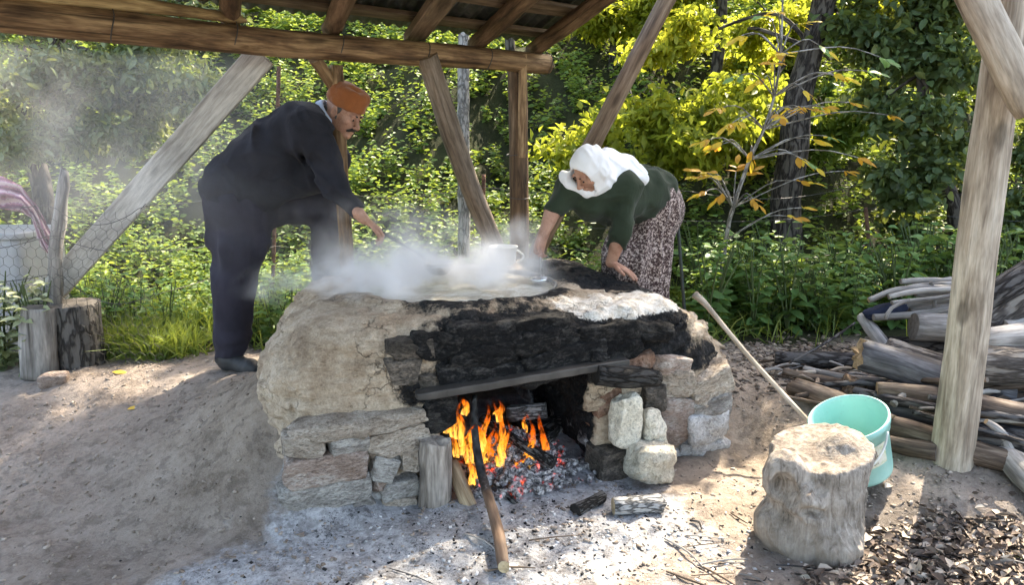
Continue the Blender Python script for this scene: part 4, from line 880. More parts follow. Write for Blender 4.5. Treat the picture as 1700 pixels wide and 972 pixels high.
add('hexagonal_netting', mesh('hexagonal_netting', np.array(hv), hf, [M_IRON]), fence)
# pale tub with a shawl thrown over it
q = at(-25, 430, 4.38); tb = thing('grey_tub', (q.x, q.y + .3, .3), 'pale grey plastic tub behind the netting at the left edge', 'tub')
M_TUB = m_plain('tub_plastic', (.30, .31, .32), .45, .4, 30, .1, .12)
block('tub_wall', Matrix.Translation(Vector((q.x - .12, q.y + .28, .62))), (.62, .5, .72), M_TUB, tb, 3, .01, 1, 12)
block('tub_rim', Matrix.Translation(Vector((q.x - .12, q.y + .28, .955))), (.66, .54, .05), M_TUB, tb, 3, .0, 1, 8)
out_ = [(-70, 283), (-30, 285), (5, 293), (36, 309), (60, 343), (82, 385), (95, 418)]; inn = [(-70, 345), (-30, 345), (5, 348), (33, 352), (52, 362), (62, 392), (78, 421)]
rows = 22; colsn = 90; V_c = np.zeros((colsn, rows, 3)); tco = np.zeros((colsn, rows, 3))
tt = np.linspace(0, len(out_) - 1, colsn)
ox = np.interp(tt, range(7), [p[0] for p in out_]); oy = np.interp(tt, range(7), [p[1] for p in out_]); ix = np.interp(tt, range(7), [p[0] for p in inn]); iy = np.interp(tt, range(7), [p[1] for p in inn])
for i in range(colsn):
    for j in range(rows):
        s = j / (rows - 1); fold = .020 * math.sin(s * 15 + i * .09) + .012 * math.sin(i * .3 + s * 5)
        Yc = 4.36 - .05 * math.sin(math.pi * s) + fold + .12 * (1 - s) * sstep(4, 0, tt[i]); p = at(ox[i] * (1 - s) + ix[i] * s, oy[i] * (1 - s) + iy[i] * s, Yc); V_c[i, j] = p; tco[i, j] = (s * .22, 0, i * .011)
idx = np.arange(colsn * rows).reshape(colsn, rows); F = np.stack([idx[:-1, :-1], idx[1:, :-1], idx[1:, 1:], idx[:-1, 1:]], -1).reshape(-1, 4)
n = NT('patterned_shawl'); c = n.coord(attr='tc'); wv = n.n('TexWave', {'Vector': c, 'Scale': 5.0, 'Distortion': 9.0, 'Detail': 4.0}, bands_direction='X').outputs[0]; vo = n.vor(c, 45)
col = n.ramp(wv, [(.1, (.13, .05, .075)), (.35, (.30, .13, .16)), (.6, (.22, .11, .19)), (.85, (.40, .30, .30))]); col = n.mix(n.math('MULTIPLY', n.rng(vo, .1, .35, 1, 0), .6), col, (.10, .035, .06))
M_SHAWL = n.done(n.pbr(col, .9, n.bump(n.noise(c, 200, 3), .4, .002), .2))
o = add('patterned_shawl', mesh('patterned_shawl', V_c.reshape(-1, 3), F, [M_SHAWL], True, None, {'tc': tco.reshape(-1, 3)})); so_ = o.modifiers.new('thick', 'SOLIDIFY'); so_.thickness = .008; so_.offset = 1
tag(o, 'red and purple patterned shawl draped over the grey tub', 'shawl')
# ------------------------------------------------------------ woodpile
M_B1 = m_bark('bark_grey', [(.035, .03, .027), (.12, .105, .095), (.26, .24, .215)], .8)
M_B2 = m_bark('bark_dark', [(.015, .013, .013), (.05, .046, .046), (.13, .125, .125)], 1.0)
M_B3 = m_wood('wet_black_log', [(.022, .021, .024), (.055, .054, .06), (.14, .14, .15)], 1.0, .6, .5, .5)
M_B4 = m_wood('red_brown_bare_log', [(.035, .025, .019), (.105, .075, .056), (.23, .18, .14)], 1.2, .8, .9, .8)
M_B5 = m_wood('silver_stick', [(.15, .135, .125), (.28, .26, .24), (.42, .395, .37)], 1.5, .85, .5, .4)
M_ETAN = m_end('cut_tan', (.42, .30, .18)); M_EGRY = m_end('cut_grey', (.22, .19, .165))
wp = 'logs heaped in the woodpile'
def wl(name, lab, pts, rad, m, e, **k):
    pp_ = [atg(*p) if p[2] < 2 else at(*p) for p in pts]
    o = tube(name, pp_, rad, [m, e], None, **dict(dict(seg=16, rough=.13), **k)); return tag(o, lab, 'stick' if 'stick' in name else 'log', wp if 'stick' not in name else 'sticks stacked on the woodpile')
wl('broken_log', 'thick dark log with a splintered tan end pointing at the hearth', [(1424, 588, .24), (1500, 610, .22), (1570, 634, .20), (1680, 660, .18)], [.080, .082, .085, .085], M_B3, M_ETAN, jag0=.05, seed=60, seg=18)
wl('barked_log', 'rough-barked log lying right behind the broken-ended log', [(1470, 582, .22), (1560, 612, .22), (1660, 640, .22)], [.07, .07, .07], M_B1, M_EGRY, seed=61)
wl('barked_log', 'thin dark barked log along the foot of the nettles', [(1286, 594, .05), (1350, 598, .05), (1440, 600, .05)], [.035, .048, .052], M_B2, M_EGRY, seed=62)
wl('dark_log', 'dark horizontal log under the stack of sticks', [(1440, 574, .10), (1560, 580, .10), (1690, 584, .10)], [.06, .068, .07], M_B2, M_EGRY, seed=63)
wl('bare_log', 'bare brown log lying just behind the rim of the bucket', [(1314, 640, .055), (1400, 672, .055), (1480, 706, .055)], [.050, .054, .05], M_B4, M_ETAN, jag0=.03, seed=64)
wl('bare_log', 'reddish bare log running behind the post at the height of the bucket rim', [(1455, 650, .14), (1560, 660, .16), (1660, 668, .16), (1780, 690, .16)], [.045, .052, .058, .06], M_B4, M_ETAN, seed=65)
wl('black_log', 'wet black log lying behind the bucket below the reddish log', [(1425, 668, .06), (1560, 692, .08), (1680, 722, .08), (1800, 752, .08)], [.060, .066, .07, .07], M_B3, M_EGRY, seed=66)
wl('bare_log', 'lowest reddish log touching the foot of the stripped post', [(1440, 694, .05), (1530, 722, .05), (1620, 752, .05), (1740, 780, .05)], [.047, .05, .052, .05], M_B4, M_ETAN, seed=67)
wl('barked_log', 'deeply furrowed thick log at the right edge behind the post', [(1600, 606, .34), (1690, 608, .34), (1800, 604, .34)], [.09, .098, .10], M_B1, M_EGRY, seed=68, rough=.1)
wl('grey_log', 'smooth grey log resting on the furrowed log at the right edge', [(1630, 570, .42), (1700, 565, .42), (1800, 560, .42)], [.075, .08, .085], M_B5, M_EGRY, seed=69)
wl('grey_log', 'pale short log end poking out between the big logs at right', [(1660, 545, .44), (1700, 540, .44), (1790, 530, .44)], [.055, .055, .055], M_GREYW, M_GREYE, seed=70)
wl('barked_log', 'big furrowed log rising steeply to the right edge of the picture', [(1625, 545, .40), (1690, 500, .55), (1800, 440, .75)], [.085, .09, .10], M_B1, M_EGRY, seed=71, rough=.1, seg=18)
wl('barked_log', 'brown furrowed log lying above the steep log at the right edge', [(1625, 508, .50), (1690, 468, .65), (1800, 405, .85)], [.07, .075, .08], M_B2, M_EGRY, seed=72, rough=.1)
wl('black_log', 'black log filling the gap under the furrowed log', [(1590, 645, .16), (1690, 640, .18), (1800, 650, .18)], [.055, .055, .055], M_B3, M_EGRY, seed=73)
wl('grey_log', 'flaky cut log under the sticks beside the post', [(1515, 542, .24), (1600, 548, .24), (1670, 552, .24)], [.075, .078, .07], M_B5, M_EGRY, seed=74, rough=.15)
wl('dark_log', 'shaded log under the broken log, half hidden by leaves', [(1490, 632, .07), (1600, 640, .07), (1680, 648, .07)], [.06, .06, .06], M_B2, M_EGRY, seed=75)
wl('pale_log', 'pale peeled branch lying under the broken log', [(1470, 618, .06), (1520, 640, .06), (1565, 660, .06)], [.026, .03, .03], M_GREYW, M_GREYE, seed=76)
wl('grey_log', 'short grey log end leaning among the nettle leaves', [(1432, 528, .24), (1450, 552, .18), (1475, 582, .10)], [.035, .037, .035], M_B5, M_EGRY, seed=77)
wl('dark_log', 'dark log in the heap right of the post, above the antler-like root', [(1600, 716, .09), (1700, 736, .10), (1800, 760, .10)], [.055, .055, .05], M_B2, M_EGRY, seed=78)
wl('bare_log', 'bare log with peeling bark at the right edge of the heap', [(1612, 672, .22), (1700, 690, .20), (1800, 704, .20)], [.052, .056, .056], M_B4, M_ETAN, seed=79)
wl('brown_log', 'brown branch lying between the nettles and the bare log', [(1300, 618, .03), (1370, 632, .035), (1450, 648, .04)], [.022, .026, .028], M_B4, M_ETAN, seed=82)
wl('grey_branch', 'crooked grey branch lying in front of the thin barked log', [(1335, 612, .03), (1400, 628, .05), (1470, 634, .06)], [.016, .022, .02], M_B5, M_EGRY, seed=83, rough=.16)
wl('dark_branch', 'dark branch resting on the black log behind the bucket', [(1420, 650, .10), (1480, 664, .13), (1560, 680, .15)], [.022, .026, .024], M_B2, M_EGRY, seed=84)
wl('brown_log', 'brown log squeezed in below the deeply furrowed log', [(1590, 628, .26), (1690, 630, .26), (1800, 628, .26)], [.05, .055, .055], M_B4, M_ETAN, seed=85)
wl('brown_log', 'short brown log end beside the foot of the post', [(1440, 728, .045), (1500, 742, .045), (1555, 752, .045)], [.036, .04, .04], M_B4, M_EGRY, seed=86)
# forked root
o = thing('forked_root', atg(1672, 780, .0), 'grey forked root with one bent prong lying at the foot of the post', 'root')
tube('root_stem', [atg(1655, 748, .05), atg(1680, 764, .06), atg(1712, 800, .05), atg(1760, 850, .04)], [.03, .06, .055, .05], [M_B5, M_EGRY], o, seg=14, rough=.16, seed=80)
tube('prong', [atg(1676, 758, .07), atg(1668, 728, .13), atg(1654, 712, .18), atg(1637, 700, .21)], [.03, .022, .018, .012], [M_B5, M_ETAN], o, seg=10, rough=.1, seed=81)
# split chunk
q = atg(1420, 655, .06); tag(block('split_chunk', Matrix.Translation(q + Vector((0, .05, 0))) @ Matrix.Rotation(.5, 4, 'Y'), (.12, .1, .16), m_stone('rotten_wood', [(.07, .045, .03), (.16, .105, .07), (.30, .21, .14)], 14, 1, .9, .4), None, 4, .12, 9, 8, facets=8), 'broken chunk of brown rotten wood behind the bucket', 'wood chunk')
# stick stack
stk = [((1442, 499, 4.55), (1500, 480, 4.55), (1600, 478, 4.5), .018), ((1475, 493, 4.5), (1540, 482, 4.5), (1640, 480, 4.5), .016), ((1495, 468, 4.65), (1560, 466, 4.6), (1680, 474, 4.6), .018), ((1450, 527, 4.5), (1520, 522, 4.5), (1600, 508, 4.5), .020),
       ((1480, 503, 4.45), (1540, 497, 4.45), (1620, 485, 4.45), .013), ((1470, 488, 4.6), (1520, 476, 4.6), (1600, 470, 4.6), .015), ((1500, 508, 4.6), (1560, 500, 4.6), (1650, 496, 4.6), .017), ((1520, 490, 4.55), (1580, 486, 4.55), (1660, 490, 4.5), .015),
       ((1510, 516, 4.6), (1570, 512, 4.6), (1640, 505, 4.6), .014), ((1545, 468, 4.55), (1552, 495, 4.42), (1546, 535, 4.42), .011), ((1527, 530, 4.42), (1526, 545, 4.42), (1524, 556, 4.42), .007), ((1470, 530, 4.42), (1480, 512, 4.42), (1510, 498, 4.45), .011),
       ((1530, 474, 4.7), (1600, 462, 4.7), (1700, 470, 4.7), .016), ((1560, 520, 4.55), (1600, 518, 4.55), (1660, 515, 4.55), .018), ((1480, 515, 4.7), (1540, 510, 4.7), (1620, 500, 4.7), .02)]
where = ['sawn end sticking out furthest left', 'second from the top left', 'on top of the stack beside the post', 'long grey one at the bottom of the stack', 'thin pale one across the front', 'upper one with a bent end', 'dark one in the middle', 'short one near the post', 'lower one behind the long grey stick', 'crooked one standing across the others', 'tiny one hanging straight down', 'curved one drooping at the left', 'topmost one reaching behind the post', 'short thick one tight against the post', 'shaded one deep inside the stack']
for i, (a, b, c_, r) in enumerate(stk):
    Ys = atg(1540, 574, .10).y - .02 + (a[2] - 4.55) * .9; a, b, c_ = [(q[0], q[1], Ys) for q in (a, b, c_)]
    wl('grey_stick', 'grey stick in the stack, ' + where[i], [a, b, c_], [r, r * 1.05, r * .9], M_B5, M_ETAN if i == 0 else M_EGRY, seed=90 + i, seg=9, rough=.14)
o = block('blue_cloth', Matrix.Translation(at(1470, 516, atg(1540, 574, .10).y)) @ Matrix.Rotation(-.25, 4, 'Y'), (.24, .12, .06), m_plain('navy_cloth', (.02, .026, .05), .9, .2, 90, .4), None, 4, .14, 4, 4); tag(o, 'dark blue cloth tucked under the stick stack', 'cloth')
# loose sticks between hearth and woodpile
for i in range(34):
    px = rng.uniform(1255, 1480); py = rng.uniform(598, 668) if px > 1330 else rng.uniform(596, 628); p = atg(px, py, .01); a = rng.uniform(-.9, .4); L = rng.uniform(.10, .34); r = rng.uniform(.004, .012)
    d = Vector((math.cos(a), math.sin(a) * .8, 0)) * L; p.z = gzs(p.x, p.y); q = p + d; q.z = gzs(q.x, q.y) + rng.uniform(0, .03)
    m = (p + q) / 2 + Vector((0, 0, .012 + rng.uniform(0, .02)))
    o = tube('loose_stick', [p + Vector((0, 0, r)), m + Vector((0, 0, r)), q + Vector((0, 0, r))], [r, r, r * .7], [[M_B5, M_POSTW, M_B4][i % 3], M_EGRY], None, seg=7, rough=.1, seed=i)
    tag(o, 'loose thin stick lying between the hearth and the woodpile', 'stick', 'loose sticks by the woodpile')

for i in range(36):
    px = rng.uniform(1290, 1600); py = 600 + rng.uniform(0, 1) * 60 + max(0, px - 1400) * .25; h_ = rng.uniform(.03, .10) + max(0, (px - 1420) / 1500); p = atg(px, py, h_); a = rng.normal(-.25, .5); L = rng.uniform(.25, .75); r = rng.uniform(.006, .019)
    d = Vector((math.cos(a), math.sin(a), rng.normal(.0, .08))) * L; m = p + d * .5 + Vector((0, rng.normal(0, .03), rng.normal(.01, .025))); q = p + d; q.z = max(q.z, gzs(q.x, q.y) + r); m.z = max(m.z, gzs(m.x, m.y) + r)
    tag(tube('thin_branch', [p, m, q], [r, r * 1.1, r * .7], [[M_B5, M_B2, M_B4][i % 3], M_EGRY], None, seg=8, rough=.18, seed=200 + i), 'thin crooked branch tangled among the logs of the woodpile', 'branch', 'thin branches in the woodpile')
# ------------------------------------------------------------ the two people
n = NT('skin'); c = n.coord(); a = n.noise(c, 18, 5, .6); b = n.noise(c, 120, 4, .6)
M_SKIN = n.done(n.pbr(n.ramp(n.math('ADD', n.math('MULTIPLY', a, .7), n.math('MULTIPLY', b, .3)), [(.35, (.30, .145, .095)), (.5, (.42, .225, .155)), (.68, (.52, .30, .215))]), .55, n.bump(b, .25, .002), .35, Subsurface_Weight=.06))
def m_cloth(name, col, var=.25, fine=260, rough=.95, sheen=.03):
    n = NT(name); c = n.coord(); a = n.noise(c, 5, 4, .6, .4); b = n.noise(c, fine, 3, .6); w_ = n.noise(n.coord((1, 1, .45)), 16, 3, .5, .6)
    cl = n.mix(n.rng(a, .3, .7), tuple(x * (1 - var) for x in col), tuple(x * (1 + var) for x in col)); cl = n.mix(n.math('MULTIPLY', b, .35), cl, tuple(min(1, x * 1.7) for x in col))
    nb = n.bump(w_, .35, .02); nb = n.bump(b, .35, .002, nb)
    return n.done(n.pbr(cl, rough, nb, .15, Sheen_Weight=sheen, Sheen_Roughness=.5))
M_BLKSW = m_cloth('black_knit', (.021, .0215, .028)); M_TROU = m_cloth('dark_trouser_cloth', (.031, .029, .041)); M_OLIVE = m_cloth('dark_green_knit', (.024, .034, .021), sheen=.1)
M_WHITEC = m_cloth('white_cotton', (.78, .79, .82), .05, 320, .9, .1); M_SHIRT = m_cloth('pale_blue_shirt', (.42, .50, .66), .08); M_RUSTW = m_cloth('rust_wool', (.25, .085, .03), .15, 300, .95, .2)
M_HAIRG = m_plain('grey_hair', (.09, .085, .085), .7, .3, 300, .6); M_HAIRD = m_plain('dark_moustache', (.035, .027, .024), .7, .3, 300, .8); M_EYE = m_plain('eye_dark', (.02, .015, .012), .2)
M_LIP = m_plain('lip', (.30, .12, .10), .5)
M_SHOE = m_plain('grey_slipper', (.03, .031, .033), .6, .35, 50, .4, .3)
n = NT('flowered_skirt'); c = n.coord(); cd = n.n('VectorMath', {0: c, 1: n.n('VectorMath', {0: n.noise(c, 30, 2, .5, col=True), 1: (.03, .03, .03)}, operation='MULTIPLY').outputs[0]}, operation='ADD').outputs[0]
v1 = n.vor(cd, 58); v2 = n.vor(cd, 105); v3 = n.noise(c, 75, 4, .65, .6)
col = n.mix(n.rng(v3, .50, .56), (.060, .036, .032), (.50, .40, .36)); col = n.mix(n.rng(v1, .26, .36, 1, 0), col, (.035, .015, .017)); col = n.mix(n.math('MULTIPLY', n.rng(v2, .2, .32, 1, 0), .55), col, (.40, .27, .27))
M_SKIRT = n.done(n.pbr(col, .85, n.bump(n.noise(n.coord((1, 1, .2)), 12, 3, .5), .35, .02), .2, Sheen_Weight=.15))
def bounds(ps, pad): a = np.array([list(p) for p in ps]); return a.min(0) - pad, a.max(0) + pad
def smesh(name, S, mat, parent, it=1, origin=None):
    v, f = S.mesh(it); return add(name, mesh(name, v, f, [mat]), parent, origin)
def hand_prims(S, wrist, d, nrm, side, curl=.5, spread=.0, thumb=.6, sc=1.0, curls=None):
    """palm, four fingers of unequal length and a thumb; d forward, nrm out of the palm, side towards the thumb"""
    d = d.normalized(); side = (side - d * side.dot(d)).normalized(); nrm = d.cross(side).normalized() * (1 if d.cross(side).dot(nrm) > 0 else -1)
    k = .008
    for i in range(4):
        o = side * (.030 - .0195 * i) * sc; S.cone(wrist + o * .55, wrist + d * .082 * sc + o, .0155 * sc, .0115 * sc, .012)
    for i, L in enumerate((.92, 1.05, .98, .78)):
        p = wrist + d * .085 * sc + side * (.030 - .0195 * i) * sc; cc = (curls[i] if curls else curl); ang = cc * .55
        dr0 = (d + side * spread * (1.5 - i) * .25).normalized(); r = .0092 * sc
        for l in (.040, .027, .021):
            dr = dr0 * math.cos(ang) + nrm * math.sin(ang); q = p + dr * l * L * sc; S.cone(p, q, r, r * .9, .004); p = q; r *= .9; ang += cc
    p = wrist + d * .026 * sc + side * .024 * sc; ang = .75 - thumb * .35
    for l, r in ((.042, .0125), (.032, .0105), (.026, .0092)):
        dr = (d * math.cos(ang) + side * math.sin(ang) + nrm * thumb * .45).normalized(); q = p + dr * l * sc; S.cone(p, q, r * sc, r * .9 * sc, .007); p = q; ang -= .45 * thumb
def head_prims(S, c, F, U, sc=1.0, old=.0):
    F = F.normalized(); U = (U - F * U.dot(F)).normalized(); Sd = F.cross(U); R = np.array([[F[i], Sd[i], U[i]] for i in range(3)])
    P = lambda f, s, u: c + F * f * sc + Sd * s * sc + U * u * sc
    S.ell(P(-.012, 0, .025), (.098 * sc, .077 * sc, .098 * sc), .01, R); S.ell(P(.020, 0, -.045), (.072 * sc, .062 * sc, .078 * sc), .03, R)       # skull, jaw
    S.ell(P(.070, 0, -.100), (.024 * sc, .026 * sc, .020 * sc), .025, R)                                                                     # chin
    for s in (-1, 1):
        S.ell(P(.060, s * .040, -.025), (.024 * sc, .024 * sc, .020 * sc), .02, R); S.ell(P(.085, s * .030, .018), (.014 * sc, .026 * sc, .009 * sc), .012, R)   # cheekbone, brow
        S.ell(P(.098, s * .031, -.002), (.014 * sc, .017 * sc, .010 * sc), .012, R, cut=True); S.ell(P(.080, s * .031, -.003), (.0135 * sc, .0145 * sc, .0125 * sc), .004, R)
        e = P(-.005, s * .080, -.005); S.ell(e, (.022 * sc, .010 * sc, .034 * sc), .006, R); S.ell(e + Sd * s * .008 * sc + F * .004 * sc, (.012 * sc, .008 * sc, .021 * sc), .004, R, cut=True)
    S.cone(P(.090, 0, .010), P(.116, 0, -.035), .009 * sc, .0125 * sc, .010)
    for s in (-1, 1): S.ell(P(.104, s * .012, -.041), (.011 * sc, .009 * sc, .008 * sc), .006, R)
    S.ell(P(.090, 0, -.066), (.012 * sc, .024 * sc, .0065 * sc), .008, R); S.ell(P(.087, 0, -.078), (.012 * sc, .021 * sc, .007 * sc), .008, R); S.ell(P(.106, 0, -.0715), (.010 * sc, .022 * sc, .0022 * sc), .003, R, cut=True)
    return P, R
def jmesh(*vf):
    v, f, o = [], [], 0
    for a, b in vf: v.append(a); f.append(b + o); o += len(a)
    return np.concatenate(v), np.concatenate(f)
def balls(name, pts, r, mat, parent):
    pr = []
    for p in pts:
        v, f = box_vf((2 * r,) * 3, sub=1, power=2.0); pr.append((v + np.array(p), f))
    v, f = join(pr); return add(name, mesh(name, v, f, [mat]), parent)
# ---- man
gfoot = at(388, 618, 3.92); man = thing('person', (gfoot.x, gfoot.y, gfoot.z), 'person in black sweater and rust wool cap bending over the pan, one foot raised', 'person')
hc = at(571, 186, 4.02); HF = Vector((.80, -.36, -.48)); HU = Vector((.46, -.16, .87)); nb_ = at(528, 205, 4.05)
hipN, kneeN, ankN = at(398, 338, 3.96), at(388, 472, 3.96), at(381, 588, 3.95); hipF, kneeF, ankF = at(425, 335, 4.14), at(543, 345, 4.22), at(540, 452, 4.22)
shN, elN, wrN = at(522, 212, 3.86), at(556, 312, 3.80), at(604, 364, 3.80); shF, elF, wrF = at(535, 212, 4.24), at(560, 268, 4.30), at(563, 296, 4.22)
Hs = SDF(*bounds([hc], .24), .0042); P, R = head_prims(Hs, hc, HF, HU, 1.0); Hs.cone(hc - HU.normalized() * .05 - HF.normalized() * .02, nb_, .058, .066, .02)
hv1 = Hs.mesh(1)
hd = (at(642, 392, 3.83) - wrN); Ha = SDF(*bounds([wrN + hd.normalized() * .07], .16), .0034); Ha.cone(elN.lerp(wrN, .75), wrN, .036, .028, .01)
hand_prims(Ha, wrN, hd, Vector((.2, -.2, -1)), Vector((.3, -1, .25)), .75, .2, .8, 1.05); hv2 = Ha.mesh(1)
Hb = SDF(*bounds([wrF + Vector((.06, 0, -.02))], .16), .0034); Hb.cone(elF.lerp(wrF, .6), wrF, .034, .027, .01); hand_prims(Hb, wrF, kneeF + Vector((.05, -.02, .0)) - wrF, Vector((-.3, 0, -1)), Vector((0, -1, .2)), .35, .3, .3, 1.0); hv3 = Hb.mesh(1)
Bs = SDF(*bounds([hipN, ankN, ankF, shF, shN, wrN, nb_, gfoot], .3), .016); pel = at(408, 315, 4.05); chs = at(500, 232, 4.05)
Bs.cone(pel, chs, .17, .16, .05); Bs.cone(chs, nb_, .14, .06, .05)
for a, b, c_ in ((hipN, kneeN, ankN), (hipF, kneeF, ankF)): Bs.cone(pel, a, .13, .10, .04); Bs.cone(a, b, .085, .06, .03); Bs.cone(b, c_, .058, .038, .03)
for a, b, c_ in ((shN, elN, wrN), (shF, elF, wrF)): Bs.cone(chs, a, .10, .06, .04); Bs.cone(a, b, .05, .04, .03); Bs.cone(b, c_, .038, .026, .02)
hv0 = Bs.mesh(1); del Bs
v, f = jmesh(hv0, hv1, hv2, hv3); add('body', mesh('body', v, f, [M_SKIN]), man, W[man.name].translation)
# trousers
def folds(amp, sx, seed): return lambda p: fbm(p * np.array(sx), 3, seed, .5) * amp
S = SDF(*bounds([hipN, ankN + Vector((0, 0, -.06)), kneeF, ankF], .24), .0095)
S.cone(hipN + Vector((0, 0, .0)), at(396, 400, 3.97), .175, .158, .04); S.cone(at(396, 400, 3.97), kneeN, .155, .122, .05); S.cone(kneeN, at(384, 560, 3.95), .120, .098, .05); S.cone(at(384, 560, 3.95), at(383, 596, 3.95), .098, .092, .03)
S.cone(hipF, hipN, .19, .19, .05); S.cone(hipF, kneeF, .14, .104, .05); S.cone(kneeF, at(541, 420, 4.22), .100, .092, .04); S.cone(at(541, 420, 4.22), at(538, 458, 4.22), .092, .096, .03)
S.half(at(383, 598, 3.95), (0, 0, -1), .01)
S.rough(lambda p: fbm(p * np.array([7, 7, 4]), 2, 81) * .012 + np.abs(vnoise(p * np.array([8, 8, 3.2]) + .7 * vnoise(p * 4, 83)[:, None], 82)) * .044 + np.abs(vnoise(p * np.array([6, 6, 22]), 84)) * .010 * sstep(.75, .35, p[:, 2]), .05)
smesh('trousers', S, M_TROU, man)
# sweater with sleeves
S = SDF(*bounds([pel, chs, wrN, shN, shF, elF, nb_], .32), .0095)
for dy in (-.10, .10):
    o = Vector((0, dy, 0)); S.cone(at(402, 312, 4.05) + o, at(450, 266, 4.05) + o, .192, .188, .06); S.cone(at(450, 266, 4.05) + o, at(508, 213, 4.05) + o, .188, .150, .06); S.cone(at(508, 213, 4.05) + o, at(526, 194, 4.05) + o * .7, .130, .08, .05)
    S.cone(at(455, 300, 4.05) + o, at(520, 290, 4.08) + o, .165, .12, .06)
for a, b, w_, r in ((shN, elN, wrN, 1.0), (shF, elF, wrF, .95)):
    S.cone(at(508, 225, a.y), a, .13, .108, .05); S.cone(a, b, .100 * r, .086 * r, .05); S.cone(b, b.lerp(w_, .88), .084 * r, .056 * r, .04)
S.cone(at(525, 200, 4.05), at(538, 192, 4.05), .09, .075, .03)
S.cone(at(536, 192, 4.05), at(566, 186, 4.03), .055, .055, .008, cut=True)
S.half(wrN - (wrN - elN).normalized() * .028, (wrN - elN), .004)
S.half(at(400, 350, 4.05), Vector((-.10, 0, -1)), .015)
def rid(p, sc, seed): return np.abs(vnoise(p * np.array(sc) + .6 * vnoise(p * 5, seed + 1)[:, None], seed)) ** .8
dm = lambda p: fbm(p * 6, 2, 91) * .012 + rid(np.stack([p[:, 0] + p[:, 2], p[:, 1], p[:, 0] - p[:, 2]], 1), (11, 6, 3.5), 92) * .036 + rid(np.stack([p[:, 0] - p[:, 2] * .4, p[:, 1], p[:, 2]], 1), (8, 7, 18), 94) * .010
S.rough(dm, .05); smesh('sweater', S, M_BLKSW, man)
# collar, cap, hair, moustache, eyes, shoes
S = SDF(*bounds([at(545, 192, 4.03)], .17), .005); ca = Vector((.86, -.16, .48)).normalized(); cu_ = ca.orthogonal().normalized(); cv_ = ca.cross(cu_); cc = at(541, 191, 4.03)
for i in range(24):
    a, b = i / 24 * 2 * math.pi, (i + 1) / 24 * 2 * math.pi; q = lambda t, e: cc + (cu_ * math.cos(t) + cv_ * math.sin(t)) * (.074 - e * .25) + ca * e
    S.cone(q(a, .0), q(b, .0), .010, .010, .004); S.cone(q(a, .026), q(b, .026), .009, .009, .006); S.cone(q(a, .013), q(b, .013), .010, .010, .006)
smesh('shirt_collar', S, M_SHIRT, man)
F_, U_n = HF.normalized(), (HU - HF.normalized() * HU.dot(HF.normalized())).normalized(); Sd_ = F_.cross(U_n)
S = SDF(*bounds([hc + U_n * .07], .21), .005); cf, cb = hc + U_n * .040, hc + U_n * .100; ha_ = (U_n - F_ * .10).normalized()
for i in range(20):
    a = i / 20 * 2 * math.pi; o = (F_ * math.cos(a) * .080 - F_ * .006 + Sd_ * math.sin(a) * .060); S.cone(hc + U_n * .050 + o * 1.06, hc + U_n * .132 + o * 1.0, .030, .026, .02)
S.cone(hc + U_n * .07, hc + U_n * .140, .075, .065, .03); S.half(hc + U_n * .026 + F_ * 0, -U_n + F_ * .08, .006); S.half(hc + U_n * .152, U_n, .05)
S.ell(hc + U_n * .0, (.085, .07, .10), .01, np.array([[F_[i], Sd_[i], U_n[i]] for i in range(3)]), cut=True)
S.rough(folds(.006, (22, 22, 22), 95), .03); cap = smesh('wool_cap', S, M_RUSTW, man)
S = SDF(*bounds([hc], .17), .0042)
for s in (-1, 1): S.ell(P(.010, s * .073, .018), (.022, .008, .026), .004, R); S.cone(P(.004, s * .072, .005), P(.014, s * .067, -.035), .010, .006, .006)
S.ell(P(-.075, 0, -.025), (.035, .06, .04), .004, R); smesh('grey_hair', S, M_HAIRG, man)
S = SDF(*bounds([P(.1, 0, -.06)], .07), .0028)
for s in (-1, 1): S.cone(P(.102, s * .006, -.053), P(.084, s * .036, -.068), .0105, .006, .006)
S.rough(folds(.002, (90, 90, 90), 96), .02); smesh('moustache', S, M_HAIRD, man)
S = SDF(*bounds([P(.09, 0, .02)], .07), .0028)
for s in (-1, 1): S.cone(P(.098, s * .016, .020), P(.086, s * .046, .021), .0055, .004, .004)
smesh('eyebrows', S, M_HAIRD, man); balls('eyes', [P(.0925, s * .031, -.0035) for s in (-1, 1)], .0062, M_EYE, man)
for (ank, toe, gz_) in ((at(381, 598, 3.95), at(416, 612, 3.86), gzs(gfoot.x, gfoot.y)), (at(536, 462, 4.20), at(560, 468, 4.10), .755)):
    S = SDF(*bounds([ank, toe], .13), .006); a = ank.copy(); b = toe.copy(); a.z = gz_ + .05; b.z = gz_ + .038; hl = a + (a - b).normalized() * .06
    S.cone(hl, a, .042, .05, .03); S.cone(a, b, .050, .042, .04); S.cone(b, b + (b - a).normalized() * .035, .043, .032, .03); S.cone(a, a + Vector((0, 0, .05)), .048, .05, .03); S.half(Vector((a.x, a.y, gz_ + .004)), (0, 0, -1), .004)
    S.rough(folds(.003, (30, 30, 30), 97), .03); smesh('slipper', S, M_SHOE, man)
